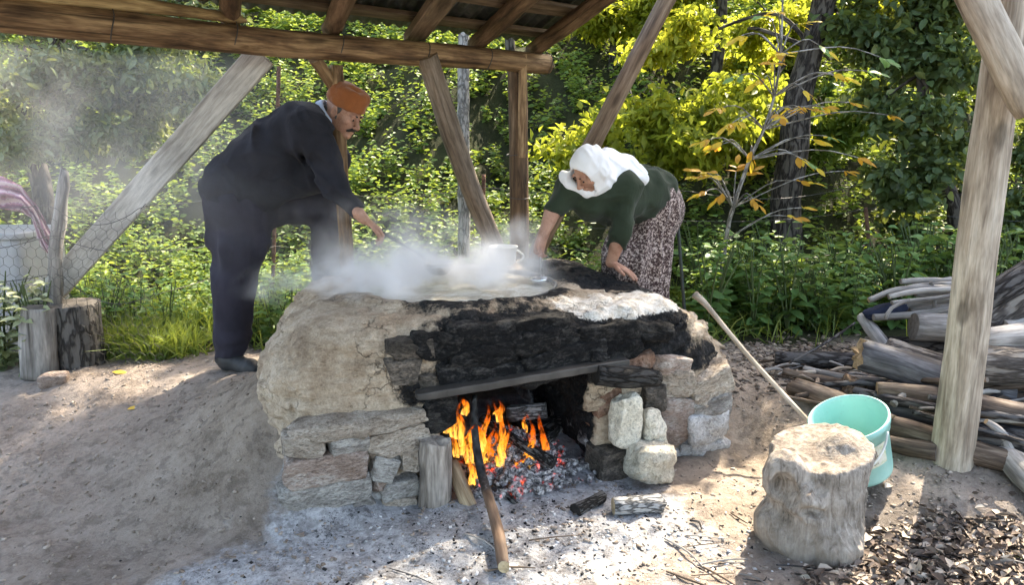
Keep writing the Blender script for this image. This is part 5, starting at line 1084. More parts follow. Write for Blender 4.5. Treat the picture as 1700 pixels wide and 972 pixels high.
# ---- woman
wf = at(1060, 470, 4.35); wz = gzs(wf.x, wf.y); wom = thing('person', (wf.x, wf.y, wz), 'person in white headscarf, dark green top and flowered skirt, leaning one hand on the hearth', 'person')
wh = at(979, 281, 3.84); WF = Vector((-.64, -.42, -.64)); WU = Vector((-.38, -.50, .78)); Wn = at(1012, 292, 4.02)
sR, eR, wR = at(950, 308, 3.93), at(918, 350, 3.86), at(903, 388, 3.80); sL, eL, wL = at(1040, 312, 3.95), at(1032, 385, 3.88), at(1014, 436, 3.93)
wpel = at(1080, 327, 4.34); wch = at(1005, 318, 4.05)
Hs = SDF(*bounds([wh], .22), .0042); PW, RW = head_prims(Hs, wh, WF, WU, .94); Hs.cone(wh - WU.normalized() * .05 - WF.normalized() * .03, Wn, .052, .058, .02); q1 = Hs.mesh(1)
hr = at(893, 418, 3.77) - wR; Ha = SDF(*bounds([wR.lerp(eR, .3), wR + hr.normalized() * .09], .12), .0034); Ha.cone(eR, wR, .046, .027, .01); hand_prims(Ha, wR, hr, Vector((-.6, -.5, -.2)), Vector((-.8, -.6, 0)), .7, .1, .9, .92); q2 = Ha.mesh(1)
wL.z = max(wL.z, .85); hl_ = Vector((.78, -.30, -.38)); Hb = SDF(*bounds([wL.lerp(eL, .3), wL + hl_.normalized() * .1], .13), .0034); Hb.cone(eL, wL, .047, .029, .01)
hand_prims(Hb, wL, hl_, Vector((-.3, .1, -1)), Vector((-.3, -.9, 0)), .16, .5, .2, .98); q3 = Hb.mesh(1)
Bs = SDF(*bounds([wf, Vector((wf.x, wf.y, wz)), wpel, wch, wR, wL, sR], .3), .016); Bs.cone(wpel, wch, .15, .13, .05); Bs.cone(wch, Wn, .12, .05, .04)
kn_ = [(at(1070, 400, 4.30), -.09), (at(1075, 400, 4.42), .09)]
for k_, dx in kn_: Bs.cone(wpel, k_, .12, .07, .04); Bs.cone(k_, Vector((k_.x + .05, k_.y + .02, wz + .04)), .065, .04, .03); Bs.cone(Vector((k_.x + .05, k_.y + .02, wz + .04)), Vector((k_.x - .10, k_.y - .06, wz + .03)), .04, .035, .03)
for a, b, c_ in ((sR, eR, wR), (sL, eL, wL)): Bs.cone(wch, a, .09, .055, .04); Bs.cone(a, b, .046, .038, .03); Bs.cone(b, c_, .036, .024, .02)
q0 = Bs.mesh(1); del Bs
v, f = jmesh(q0, q1, q2, q3); add('body', mesh('body', v, f, [M_SKIN]), wom, W[wom.name].translation)
S = SDF(*bounds([wpel, wch, sR, eR, sL, eL, wL], .26), .0088)
for o in (Vector((-.05, -.06, 0)), Vector((.05, .06, 0))): S.cone(wpel + o + Vector((-.04, -.05, .02)), wch + o, .165, .135, .06)
S.cone(at(1000, 330, 3.98), at(985, 338, 3.95), .115, .10, .06); S.cone(wch, Wn, .12, .075, .05); S.cone(at(1030, 335, 4.05), at(1020, 352, 4.1), .12, .10, .05)
for a, b, w_, e in ((sR, eR, wR, .22), (sL, eL, wL, .72)):
    S.cone(wch, a, .115, .088, .05); S.cone(a, b, .080, .066, .04); S.cone(b, b.lerp(w_, e), .065, .056, .03)
S.half(eR.lerp(wR, .22), wR - eR, .004)
S.rough(lambda p: fbm(p * 8, 2, 101) * .009 + np.abs(vnoise(p * np.array([9, 9, 16]) + .6 * vnoise(p * 6, 103)[:, None], 102)) * .020, .05)
S.f[:] = np.where((S.ax[2][None, None, :] < eL.lerp(wL, .60).z) & (S.ax[0][:, None, None] < eL.x + .12) & (S.ax[1][None, :, None] < 4.0), np.maximum(S.f, .01), S.f)
smesh('knit_top', S, M_OLIVE, wom)
S = SDF(*bounds([wpel, Vector((wf.x, wf.y, wz + .06)), at(1012, 400, 4.2)], .34), .0105)
S.cone(wpel, at(1086, 347, 4.38), .160, .168, .05); S.cone(at(1086, 347, 4.38), at(1058, 420, 4.33), .165, .185, .08); S.cone(at(1072, 350, 4.28), at(1040, 430, 4.22), .15, .15, .08); S.cone(at(1058, 430, 4.32), Vector((at(1050, 460, 4.32).x, 4.34, wz + .12)), .205, .25, .08)
S.half(Vector((wf.x, wf.y, wz + .08)), (0, 0, -1), .01)
S.half(at(1072, 312, 4.28), Vector((-.72, -.45, .55)), .02)
def sk(p):
    a = np.arctan2(p[:, 1] - 4.33, p[:, 0] - float(at(1065, 400, 4.33).x)); return np.abs(np.sin(a * 6 + fbm(p * 3, 2, 111) * 2.2)) * .034 * sstep(1.28, .95, p[:, 2]) + np.abs(vnoise(p * np.array([9, 9, 4]), 112)) * .014
S.rough(sk, .06); smesh('flowered_skirt', S, M_SKIRT, wom)
# headscarf: hood, fall in front of the chest and cape over the back
F2, U2 = WF.normalized(), (WU - WF.normalized() * WU.dot(WF.normalized())).normalized(); S2 = F2.cross(U2); R2 = np.array([[F2[i], S2[i], U2[i]] for i in range(3)])
S = SDF(*bounds([wh, at(930, 300, 3.8), at(1068, 295, 4.15), at(1010, 240, 3.9)], .16), .0065)
S.ell(wh + U2 * .022 - F2 * .012, (.110, .092, .117), .02, R2); S.cone(wh - F2 * .03 - U2 * .03, Wn, .088, .085, .04)
S.cone(at(1008, 268, 3.98), at(1040, 278, 4.08), .070, .064, .05); S.cone(at(1040, 282, 4.08), at(1060, 290, 4.14), .066, .056, .04); S.cone(at(1030, 292, 3.98), at(1064, 296, 4.04), .055, .045, .04)
S.cone(wh - U2 * .09 + F2 * .01, at(952, 304, 3.86), .066, .045, .04); S.cone(at(985, 308, 3.86), at(1008, 300, 3.90), .042, .042, .04); S.cone(at(943, 296, 3.86), at(945, 302, 3.86), .035, .03, .03)
fo = wh + F2 * .075 - U2 * .026
for i in range(8): S.cone(fo + F2 * .018 * i + U2 * .034, fo + F2 * .018 * i - U2 * .050, .060, .054, .0, cut=True)
S.cone(at(934, 290, 3.87), at(950, 308, 3.86), .024, .028, .02); S.cone(at(950, 308, 3.86), at(975, 320, 3.86), .028, .030, .02); S.cone(at(975, 320, 3.86), at(1006, 307, 3.90), .030, .034, .02)
S.rough(lambda p: fbm(p * 10, 2, 121) * .006 + np.abs(vnoise(np.stack([(p[:, 0] + p[:, 2]) * 20, p[:, 1] * 9, (p[:, 0] - p[:, 2]) * 7], 1) + .6 * vnoise(p * 8, 124)[:, None], 123)) * .014, .04)
smesh('headscarf', S, M_WHITEC, wom)
balls('eyes', [PW(.0925, s * .031, -.0035) for s in (-1, 1)], .0058, M_EYE, wom)
S = SDF(*bounds([PW(.09, 0, .02)], .07), .0028)
for s in (-1, 1): S.cone(PW(.098, s * .016, .020), PW(.086, s * .046, .021), .0045, .003, .004)
smesh('eyebrows', S, M_HAIRD, wom)
# ladles
M_STEEL = m_plain('steel', (.62, .63, .65), .25, .5, 30, .05, .1, Metallic=.9)
lh = at(648, 394, 3.80); lb = at(706, 430, 3.78)
ld = thing('ladle', (lb.x, lb.y, lb.z - .06), 'metal ladle held in the steam by the person in black', 'ladle')
tube('ladle_handle', [wrN + (lh - wrN) * .2 + Vector((0, 0, -.018)), lh, lb], [.009, .009, .008], m_plain('dark_handle', (.03, .03, .032), .5), ld, seg=8)
def bowl(c, r, name, parent):
    v, f = lathe([(0, -r * .8), (r * .5, -r * .7), (r * .85, -r * .35), (r, .0), (r * .96, .0), (r * .8, -r * .33), (r * .45, -r * .64), (0, -r * .73)], c, 28); return add(name, mesh(name, v, f, [M_STEEL]), parent)
bowl(lb + Vector((.07, 0, -.02)), .085, 'ladle_bowl', ld)
p0 = at(896, 398, 3.775); p1 = at(899, 455, 3.80); p1.z = .80
sp_ = thing('skimmer', (p1.x, p1.y, p1.z), 'thin skimmer held upright in the pan by the person with the headscarf', 'skimmer')
tube('skimmer_handle', [p0, p1], [.007, .006], M_STEEL, sp_, seg=8); bowl(p1 + Vector((-.015, 0, .012)), .05, 'skimmer_bowl', sp_)
# ------------------------------------------------------------ vegetation
def leaves(pos, d, nrm, L, wd, fold=.25, quad=False):
    """one folded leaf per row; returns verts (N*6,3), tris"""
    N = len(pos); d = d / (np.linalg.norm(d, axis=1)[:, None] + 1e-9); s = np.cross(d, nrm); s /= np.linalg.norm(s, axis=1)[:, None] + 1e-9; n_ = np.cross(s, d)
    L = np.asarray(L)[:, None] * np.ones((N, 1)); wd = np.asarray(wd)[:, None] * np.ones((N, 1))
    droop = -n_ * L * .14
    if quad:
        V = np.stack([pos, pos + d * L * .45 + s * wd * .5 + n_ * wd * fold, pos + d * L + droop, pos + d * L * .45 - s * wd * .5 + n_ * wd * fold], 1).reshape(-1, 3)
        b = np.arange(N)[:, None] * 4; F = np.concatenate([b + np.array([0, 1, 2]), b + np.array([0, 2, 3])]); return V, F, 4
    V = np.stack([pos, pos + d * L * .30 + s * wd * .46 + n_ * wd * fold, pos + d * L * .66 + s * wd * .40 + n_ * wd * fold * .8 + droop * .4, pos + d * L + droop,
                  pos + d * L * .66 - s * wd * .40 + n_ * wd * fold * .8 + droop * .4, pos + d * L * .30 - s * wd * .46 + n_ * wd * fold], 1).reshape(-1, 3)
    b = np.arange(N)[:, None] * 6; F = np.concatenate([b + np.array(q) for q in ((0, 1, 2), (0, 2, 3), (0, 3, 4), (0, 4, 5))]); return V, F, 6
def rdir(N, up=0.0):
    d = rng.normal(size=(N, 3)); d[:, 2] += up; return d / np.linalg.norm(d, axis=1)[:, None]
def tint_of(N, k, t): return np.repeat(np.clip(t, 0, 1), k)
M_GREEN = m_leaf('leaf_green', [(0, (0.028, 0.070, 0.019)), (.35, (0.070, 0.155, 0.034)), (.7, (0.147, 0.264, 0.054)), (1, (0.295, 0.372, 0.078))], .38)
M_NETTLE = m_leaf('leaf_nettle', [(0, (0.033, 0.090, 0.027)), (.4, (0.083, 0.195, 0.053)), (.8, (0.150, 0.285, 0.090)), (1, (0.240, 0.360, 0.135))], .35)
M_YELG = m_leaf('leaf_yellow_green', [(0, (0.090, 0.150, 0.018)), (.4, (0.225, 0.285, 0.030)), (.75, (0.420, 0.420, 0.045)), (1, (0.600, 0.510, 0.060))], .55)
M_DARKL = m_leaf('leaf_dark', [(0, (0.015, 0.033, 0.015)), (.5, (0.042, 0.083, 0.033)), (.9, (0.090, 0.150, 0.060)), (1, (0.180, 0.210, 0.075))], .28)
M_GREYL = m_leaf('leaf_grey_green', [(0, (0.032, 0.054, 0.035)), (.5, (0.096, 0.136, 0.080)), (.85, (0.192, 0.240, 0.144)), (1, (0.416, 0.448, 0.160))], .3)
M_PALEL = m_leaf('leaf_variegated', [(0, (0.060, 0.100, 0.040)), (.4, (0.200, 0.260, 0.130)), (.7, (0.460, 0.500, 0.320)), (1, (0.600, 0.620, 0.450))], .35)
M_BLADE = m_leaf('grass_blade', [(0, (0.052, 0.104, 0.026)), (.5, (0.130, 0.221, 0.046)), (1, (0.338, 0.364, 0.091))], .35)
M_STEM = m_plain('green_stem', (.07, .10, .035), .7)
M_TRUNK = m_bark('tree_bark', [(.014, .011, .010), (.05, .042, .036), (.12, .105, .09)], .8)
M_SAPB = m_bark('sapling_bark', [(.10, .095, .085), (.24, .225, .20), (.38, .36, .33)], 1.5)
def herb(h, nl, ll, seed, spread=.5):
    """a leafy herb at the origin: leaf arrays"""
    R_ = np.random.default_rng(seed); ns = R_.integers(2, 5); P_, D_, Ls = [], [], []
    for s in range(ns):
        a = R_.uniform(0, 6.28); ln = np.array([math.cos(a), math.sin(a), 0]) * R_.uniform(.05, spread); m = nl // ns
        for k in range(m):
            t = (k + 1) / m; p = np.array([0, 0, 1.]) * h * t * R_.uniform(.9, 1) + ln * h * t ** 1.3; b = a + k * 2.2 + R_.uniform(-.5, .5)
            P_.append(p); D_.append([math.cos(b), math.sin(b), R_.uniform(-.35, .35)]); Ls.append(ll * R_.uniform(.6, 1.2) * (1.15 - .45 * t))
    return np.array(P_), np.array(D_), np.array(Ls)
temps = [herb(1.0, 24 + 5 * (i % 4), .20, 300 + i, .8) for i in range(10)]
def undergrowth(name, bases, heights, lean, mat, lsize, tints, label, quad=False, aspect=.55):
    Ps, Ds, Ls, Ts = [], [], [], []
    for i, b in enumerate(bases):
        P_, D_, L_ = temps[i % len(temps)]; a = rng.uniform(0, 6.28); ca, sa = math.cos(a), math.sin(a); Rz = np.array([[ca, -sa, 0], [sa, ca, 0], [0, 0, 1]])
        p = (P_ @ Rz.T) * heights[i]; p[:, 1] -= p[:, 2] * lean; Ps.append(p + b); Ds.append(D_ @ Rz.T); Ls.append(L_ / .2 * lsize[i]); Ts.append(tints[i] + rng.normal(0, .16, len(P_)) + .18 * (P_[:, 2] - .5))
    Ps, Ds, Ls, Ts = map(np.concatenate, (Ps, Ds, Ls, Ts)); nr = rng.normal(0, .45, (len(Ps), 3)); nr[:, 2] += 1; nr[:, 1] -= .25
    V, F, k = leaves(Ps, Ds, nr, Ls, Ls * aspect, .2, quad); o = add(name, mesh(name, V, F, [mat], False, None, {'tint': tint_of(len(Ps), k, Ts)}))
    return tag(o, label, 'plants', None, 'stuff')
def scatter(n, x0, x1, y0, y1):
    x = rng.uniform(x0, x1, n); y = y0 + (y1 - y0) * rng.uniform(0, 1, n) ** 1.25; keep = np.abs(x) < y * .86 + 1.4; return x[keep], y[keep]
def in_hearth(x, y): u, v = kuv(x, y); return (u > -.25) & (u < 2.75) & (v < 1.95)
x, y = scatter(5200, -9, 9, 4.75, 11.5); k = ~in_hearth(x, y) & ~((x > 1.1) & (y < 5.0)) ; x, y = x[k], y[k]; z = gz(x, y)
pn = fbm(np.stack([x * .9, y * .9, 0 * x], 1), 3, 71)
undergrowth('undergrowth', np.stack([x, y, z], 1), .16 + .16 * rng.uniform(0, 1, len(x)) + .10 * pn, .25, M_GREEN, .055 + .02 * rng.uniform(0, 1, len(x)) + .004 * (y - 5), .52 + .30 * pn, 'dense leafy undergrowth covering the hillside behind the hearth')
x, y = scatter(2600, -14, 16, 10.5, 22); z = gz(x, y); pn = fbm(np.stack([x * .5, y * .5, 0 * x], 1), 3, 72)
undergrowth('far_undergrowth', np.stack([x, y, z], 1), .5 + .3 * rng.uniform(0, 1, len(x)), .3, M_GREEN, .14 + 0 * x, .5 + .3 * pn, 'leafy cover higher up the hillside', True)
# grass
def grass(name, bases, label, h=(.10, .28)):
    n_ = len(bases); k = 3; bases = np.repeat(bases, k, 0) + rng.normal(0, .012, (n_ * k, 3)) * np.array([1, 1, 0]); d = rdir(n_ * k, 2.2); L = rng.uniform(*h, n_ * k); s = np.cross(d, rdir(n_ * k)); s /= np.linalg.norm(s, axis=1)[:, None]; w_ = .0045
    bend = np.c_[d[:, 0], d[:, 1], 0 * d[:, 0]] * L[:, None] * .35
    V = np.stack([bases - s * w_, bases + s * w_, bases + d * L[:, None] * .6 + s * w_ * .8, bases + d * L[:, None] + bend - np.array([0, 0, .08]) * L[:, None], bases + d * L[:, None] * .6 - s * w_ * .8], 1).reshape(-1, 3)
    b = np.arange(n_ * k)[:, None] * 5; F = np.concatenate([b + np.array(q) for q in ((0, 1, 2), (0, 2, 4), (4, 2, 3))])
    return tag(add(name, mesh(name, V, F, [M_BLADE], False, None, {'tint': np.repeat(np.clip(rng.normal(.5, .25, n_ * k), 0, 1), 5)})), label, 'grass', None, 'stuff')
gx_, gy_ = [], []
for cx, cy, sd, m in ((at(240, 575, 4.35).x, 4.35, .18, 420), (at(215, 600, 4.1).x, 4.25, .10, 200), (at(480, 500, 4.9).x, 4.9, .3, 400), (at(330, 500, 5.0).x, 4.9, .4, 500), (1.6, 5.2, .6, 250)):
    gx_.append(rng.normal(cx, sd, m)); gy_.append(rng.normal(cy, sd * .6, m))
gx_, gy_ = np.concatenate(gx_), np.concatenate(gy_); k = gy_ > 4.2; gx_, gy_ = gx_[k], gy_[k]
grass('grass', np.stack([gx_, gy_, gz(gx_, gy_)], 1), 'tufts of green grass along the foot of the slope')
# herbs that can be told apart: nettles near the woodpile, behind the hearth and by the plank
def herb_mesh(seed, nl, ll, asp, mat):
    P_, D_, L_ = herb(1.0, nl, ll, seed, .35); nr = np.random.default_rng(seed).normal(0, .3, (len(P_), 3)); nr[:, 2] += 1
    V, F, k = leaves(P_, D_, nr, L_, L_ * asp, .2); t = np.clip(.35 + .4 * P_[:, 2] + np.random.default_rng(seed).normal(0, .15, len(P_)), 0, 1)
    return mesh('foliage', V, F, [mat], False, None, {'tint': np.repeat(t, k)})
def stem_mesh(seed):
    R_ = np.random.default_rng(seed); pr = []
    for s in range(4):
        a = R_.uniform(0, 6.28); q = R_.uniform(.05, .35); v, f, _, _ = tube_vf([(0, 0, 0), (math.cos(a) * q * .4, math.sin(a) * q * .4, .5), (math.cos(a) * q, math.sin(a) * q, .95)], [.012, .010, .005], seg=5, cap=False, rings=6); pr.append((v, f))
    v, f = join(pr); return mesh('stem', v, f, [M_STEM])
hm = [herb_mesh(400 + i, 46 + 4 * i, .19, .58, M_NETTLE) for i in range(5)]; sm_ = [stem_mesh(400 + i) for i in range(5)]
nplant = 0
def plant(x, y, h, label, group, fm=None):
    global nplant
    i = nplant % 5; nplant += 1; M = Matrix.Translation(Vector((x, y, gzs(x, y) - .01))) @ Matrix.Rotation(rng.uniform(0, 6.28), 4, 'Z') @ Matrix.Diagonal((h * 1.05, h * 1.05, h, 1))
    o = bpy.data.objects.new('nettle_plant', None); link(o, None, M); tag(o, label, 'plant', group)
    link(bpy.data.objects.new('foliage', (fm or hm)[i]), o, M); link(bpy.data.objects.new('stem', sm_[i]), o, M)
for i in range(42):
    px = 1150 + 300 * (i + rng.uniform(0, 1)) / 42; Yp = rng.uniform(4.75, 5.6); plant(at(px, 500, Yp).x, Yp, rng.uniform(.42, .68), 'leafy green nettle growing between the hearth and the woodpile', 'nettles left of the woodpile')
for i in range(22):
    px = rng.uniform(1440, 1760); Yp = rng.uniform(5.0, 5.8); plant(at(px, 500, Yp).x, Yp, rng.uniform(.5, .75), 'leafy green nettle growing up behind the woodpile', 'nettles behind the woodpile')
for i in range(26):
    px = rng.uniform(590, 1010); Yp = rng.uniform(4.95, 5.5); plant(at(px, 500, Yp).x, Yp, rng.uniform(.3, .5), 'low green nettle growing right behind the hearth', 'nettles behind the hearth')
for i in range(30):
    px = rng.uniform(110, 520); Yp = rng.uniform(4.5, 5.3); plant(at(px, 500, Yp).x, Yp, rng.uniform(.25, .45), 'green nettle growing between the plank brace and the person in black', 'nettles by the plank brace')
pm = [herb_mesh(440 + i, 60, .17, .6, M_PALEL) for i in range(5)]
for i in range(7):
    px = rng.uniform(-40, 75); Yp = rng.uniform(4.0, 4.2); plant(at(px, 560, Yp).x, Yp, rng.uniform(.45, .62), 'pale variegated bush in front of the grey tub at the left edge', 'pale plants at the left edge', pm)
# trees
def tree(name, label, trunk_pts, trunk_r, clusters, nleaf, lsize, mat, asp=.5, group=None, limbs=True, tint=.5, quad=False, seed=0, bark=None, droop=.3):
    R_ = np.random.default_rng(900 + seed); base = Vector(trunk_pts[0]); t = thing(name, base, label, 'tree', group); bark = bark or M_TRUNK; parts, tcs = [], []
    v, f, tc, mi = tube_vf(trunk_pts, trunk_r, seg=14, rough=.12, seed=seed, cap=False); parts.append((v, f)); tcs.append(tc); TP = np.array([list(p) for p in trunk_pts])
    Ps = []
    for (c, r, wt) in clusters:
        c = np.array(c, float); r = np.array(r, float) * np.ones(3)
        nb = max(3, int(wt * 9)); ends = []
        for k in range(nb):
            d = R_.normal(size=3); d /= np.linalg.norm(d); ends.append(c + d * r * R_.uniform(.25, .95))
        j = np.argmin(np.linalg.norm(TP - c, axis=1)); root = TP[max(0, j)]
        if limbs:
            mid = (root + c) / 2 + R_.normal(0, .12, 3) + np.array([0, 0, .1]); rb = max(.014, min(trunk_r) * .45)
            v, f, tc, mi = tube_vf([root, mid, c], [rb, rb * .7, rb * .45], seg=7, rough=.1, seed=seed + 3, cap=False); parts.append((v, f)); tcs.append(tc)
            for e in ends:
                v, f, tc, mi = tube_vf([c, (c + e) / 2 + R_.normal(0, .05, 3), e], [rb * .45, rb * .3, .004], seg=5, cap=False); parts.append((v, f)); tcs.append(tc)
        m = int(nleaf * wt); e = np.array(ends)[R_.integers(0, nb, m)]; tt_ = R_.uniform(.25, 1.1, m)[:, None]; p = c + (e - c) * tt_ + R_.normal(0, 1, (m, 3)) * r * .17; Ps.append(p)
    v, f = join(parts); add('trunk', mesh('trunk', v, f, [bark], True, None, {'tc': np.concatenate(tcs)}), t, base)
    P_ = np.concatenate(Ps); N = len(P_); d = R_.normal(size=(N, 3)); d[:, 2] -= droop; nr = R_.normal(0, .55, (N, 3)); nr[:, 2] += .8; L = lsize * R_.uniform(.6, 1.25, N)
    V, F, k = leaves(P_, d, nr, L, L * asp, .18, quad); tn = np.clip(tint + R_.normal(0, .2, N) + .25 * vnoise(P_ * 1.6, seed), 0, 1)
    add('crown', mesh('crown', V, F, [mat], False, None, {'tint': np.repeat(tn, k)}), t, base); return t
G = lambda px, Yp: Vector((at(px, 400, Yp).x, Yp, gzs(at(px, 400, Yp).x, Yp) - .1))
# the dark-trunked tree on the right of the woman
g = G(1305, 6.3); tp = [g, at(1306, 340, 6.3), at(1318, 255, 6.3), at(1324, 175, 6.3), at(1348, 80, 6.3), at(1372, -20, 6.3), at(1390, -140, 6.4), at(1400, -330, 6.6)]
tree('dark_trunked_tree', 'tree with a thick dark trunk rising to the right of the woman', tp, [.145, .125, .12, .115, .10, .09, .08, .05],
     [((at(1130, 75, 6.6)), (.55, .5, .25), .5), (at(1230, -90, 6.4), (.9, .9, .5), .8), (at(1400, -200, 6.2), (.9, .9, .5), .8), (at(1320, -380, 6.6), (1.3, 1.2, .8), 1.0), (at(1230, 60, 7.0), (.5, .5, .3), .35), (at(1420, 40, 6.8), (.5, .5, .35), .35)], 2600, .085, M_YELG, .5, seed=1, tint=.5)
# sunlit yellow-green trees on the slope
for i, (px, Yp, zc, wd_) in enumerate([(1010, 9.2, 3.0, 1.5), (1170, 8.6, 2.9, 1.3), (1290, 9.6, 3.3, 1.6), (1420, 8.8, 3.2, 1.4)]):
    g = G(px, Yp); tx_ = g.x; cl = []
    for k in range(7): q_ = atg(px + rng.normal(0, 55), rng.uniform(15, 270), rng.uniform(.3, .9)) if k < 5 and i not in (4, 5) else at(px + rng.normal(0, 55), rng.uniform(-60, 60), Yp); cl.append((q_, (wd_ * .34, wd_ * .34, wd_ * .28), .45))
    lab = ['slender yellow-green tree just above the leaning pole', 'yellow-green tree directly above the woman', 'yellow-green tree behind the dark trunk', 'green sunlit tree between the dark trunk and the stripped post', 'green tree behind the top of the back post', 'green tree high up above the log beam', 'tall sunlit tree highest up the slope above the woman'][i]
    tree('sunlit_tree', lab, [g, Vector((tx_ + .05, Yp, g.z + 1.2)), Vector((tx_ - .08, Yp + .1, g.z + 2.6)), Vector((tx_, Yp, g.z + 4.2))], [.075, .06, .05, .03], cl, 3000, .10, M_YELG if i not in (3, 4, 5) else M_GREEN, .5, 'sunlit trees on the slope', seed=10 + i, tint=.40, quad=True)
# dark leafy trees right and left
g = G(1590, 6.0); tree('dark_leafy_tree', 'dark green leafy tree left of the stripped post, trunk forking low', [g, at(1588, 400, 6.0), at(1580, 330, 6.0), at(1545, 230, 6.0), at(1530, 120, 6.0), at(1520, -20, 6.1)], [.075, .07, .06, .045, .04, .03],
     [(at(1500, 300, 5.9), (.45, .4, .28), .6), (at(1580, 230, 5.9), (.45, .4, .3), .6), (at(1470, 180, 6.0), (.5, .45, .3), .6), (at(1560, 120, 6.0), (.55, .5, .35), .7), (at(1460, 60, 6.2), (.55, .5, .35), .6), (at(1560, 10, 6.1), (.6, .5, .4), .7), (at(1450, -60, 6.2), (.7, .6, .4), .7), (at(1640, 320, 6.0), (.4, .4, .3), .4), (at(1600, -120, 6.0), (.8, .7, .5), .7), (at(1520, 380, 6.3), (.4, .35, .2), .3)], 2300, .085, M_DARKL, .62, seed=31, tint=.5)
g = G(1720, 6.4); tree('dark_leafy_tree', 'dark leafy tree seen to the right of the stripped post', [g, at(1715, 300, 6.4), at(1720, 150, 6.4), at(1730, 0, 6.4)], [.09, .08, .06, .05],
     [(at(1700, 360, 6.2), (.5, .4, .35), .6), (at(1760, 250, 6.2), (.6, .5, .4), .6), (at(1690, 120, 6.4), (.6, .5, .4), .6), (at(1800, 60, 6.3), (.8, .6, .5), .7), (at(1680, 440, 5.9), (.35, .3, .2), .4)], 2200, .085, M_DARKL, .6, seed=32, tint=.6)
g = G(60, 6.2); tree('grey_green_tree', 'grey-green leafy tree hanging in from the upper left under the beam', [g, at(70, 330, 6.2), at(50, 200, 6.1), at(90, 90, 6.0), at(120, -40, 6.0)], [.09, .08, .07, .055, .04],
     [(at(60, 130, 5.3), (.55, .5, .3), .8), (at(180, 120, 5.4), (.5, .45, .28), .8), (at(120, 220, 5.5), (.6, .5, .25), .7), (at(280, 150, 5.7), (.5, .4, .25), .7), (at(20, 250, 5.4), (.5, .4, .25), .5), (at(240, 220, 5.8), (.4, .4, .2), .4), (at(60, 10, 5.6), (.9, .7, .5), .7), (at(260, 10, 5.8), (.9, .7, .5), .6), (at(-80, 150, 5.4), (.6, .6, .5), .6)], 3600, .072, M_GREYL, .45, seed=33, tint=.5)
g = G(770, 5.55); tree('slim_pale_tree', 'slim tree with a smooth pale trunk between the brace and back post', [g, at(770, 300, 5.55), at(769, 170, 5.55), at(770, 80, 5.55), at(775, -150, 5.6)], [.048, .046, .045, .044, .03], [(at(770, -330, 5.7), (1.0, .9, .5), .8), (at(900, -300, 5.7), (.8, .8, .5), .5)], 2000, .09, M_GREEN, .5, seed=34, bark=M_SAPB)
# wooded edge beyond the frame on the sunny side: it throws the dappled shade
for i, (x, y, zt, r) in enumerate([(5.6, 6.4, 5.2, 1.5), (6.6, 8.2, 6.8, 1.9), (1.2, 7.6, 6.0, 2.0), (7.2, 4.4, 5.0, 1.6)]):
    b = Vector((x, y, gzs(x, y) - .1)); cl = [((x + rng.normal(0, r * .55), y + rng.normal(0, r * .55), zt + rng.normal(0, .7)), (r * .5, r * .5, r * .38), .6) for _ in range(7)]
    if i == 2: cl += [((cx_, cy_, 6.0), (.45, .45, .25), .27) for cx_ in (.5, 1.2, 1.9) for cy_ in (7.2, 7.9, 8.6)] + [((2.1, 6.7, 5.8), (.55, .5, .4), .6), ((2.4, 7.1, 6.1), (.4, .4, .3), .4)]
    tree('tall_tree', ['tall tree beyond the right edge nearest the woodpile', 'tall tree higher up beyond the right edge', 'tall tree above the dark trunk', 'tall tree far out beyond the right edge'][i], [b if i != 2 else Vector((.07, 8.3, gzs(.07, 8.3) - .1)), Vector((x, y, zt * .5)) if i != 2 else Vector((.06, 8.3, 3.8)), Vector((x + .2, y, zt)), Vector((x, y, zt + 1))], [.14, .12, .08, .04] if i != 2 else [.055, .05, .04, .03], cl, 1500, .13, M_GREEN, .55, 'tall trees that shade the yard', seed=50 + i, tint=.55, quad=True)
# ------------------------------------------------------------ sapling with yellow leaves
sap = thing('walnut_sapling', G(1200, 5.15), 'grey-stemmed sapling with large yellow and green leaves, right of the woman', 'sapling')
sapt = [G(1192, 5.15), at(1205, 400, 5.15), at(1217, 345, 5.15), at(1245, 265, 5.15), at(1268, 215, 5.12), at(1285, 160, 5.1), at(1296, 90, 5.1), at(1300, -30, 5.1)]
stm = tube('stem', sapt, [.018, .016, .015, .013, .011, .009, .008, .006], [M_SAPB, M_SAPB], sap, seg=10, rough=.08, seed=7)
def leaf_me(name, mat, L=1.0, asp=.42):
    P_ = []; prof = [(0, .0), (.12, .22), (.3, .43), (.5, .5), (.7, .42), (.87, .22), (1, 0)]
    for t, w_ in prof: P_ += [(t, -w_ * asp, .06 * w_ - .12 * t * t), (t, 0, -.12 * t * t), (t, w_ * asp, .06 * w_ - .12 * t * t)]
    F = [[i * 3 + j, (i + 1) * 3 + j, (i + 1) * 3 + j + 1, i * 3 + j + 1] for i in range(6) for j in range(2)]
    return mesh(name, np.array(P_), F, [mat], True)
def m_big(name, c1, c2, tr=.5):
    n = NT(name); c = n.coord(); oi = n.n('ObjectInfo').outputs['Random']; col = n.mix(n.math('ADD', n.math('MULTIPLY', n.noise(c, 3, 4), .6), n.math('MULTIPLY', oi, .4)), c1, c2)
    p = n.pbr(col, .5, None, .35); t = n.n('BsdfTranslucent', {'Color': col}).outputs[0]; return n.done(n.n('MixShader', {0: tr, 1: p, 2: t}).outputs[0])
LM = {'y': leaf_me('leaf', m_big('leaf_yellow', (.78, .50, .03), (.85, .66, .08), .6)), 'o': leaf_me('leaf', m_big('leaf_amber', (.55, .24, .025), (.72, .42, .05))), 'g': leaf_me('leaf', m_big('leaf_big_green', (.14, .28, .08), (.28, .42, .16)))}
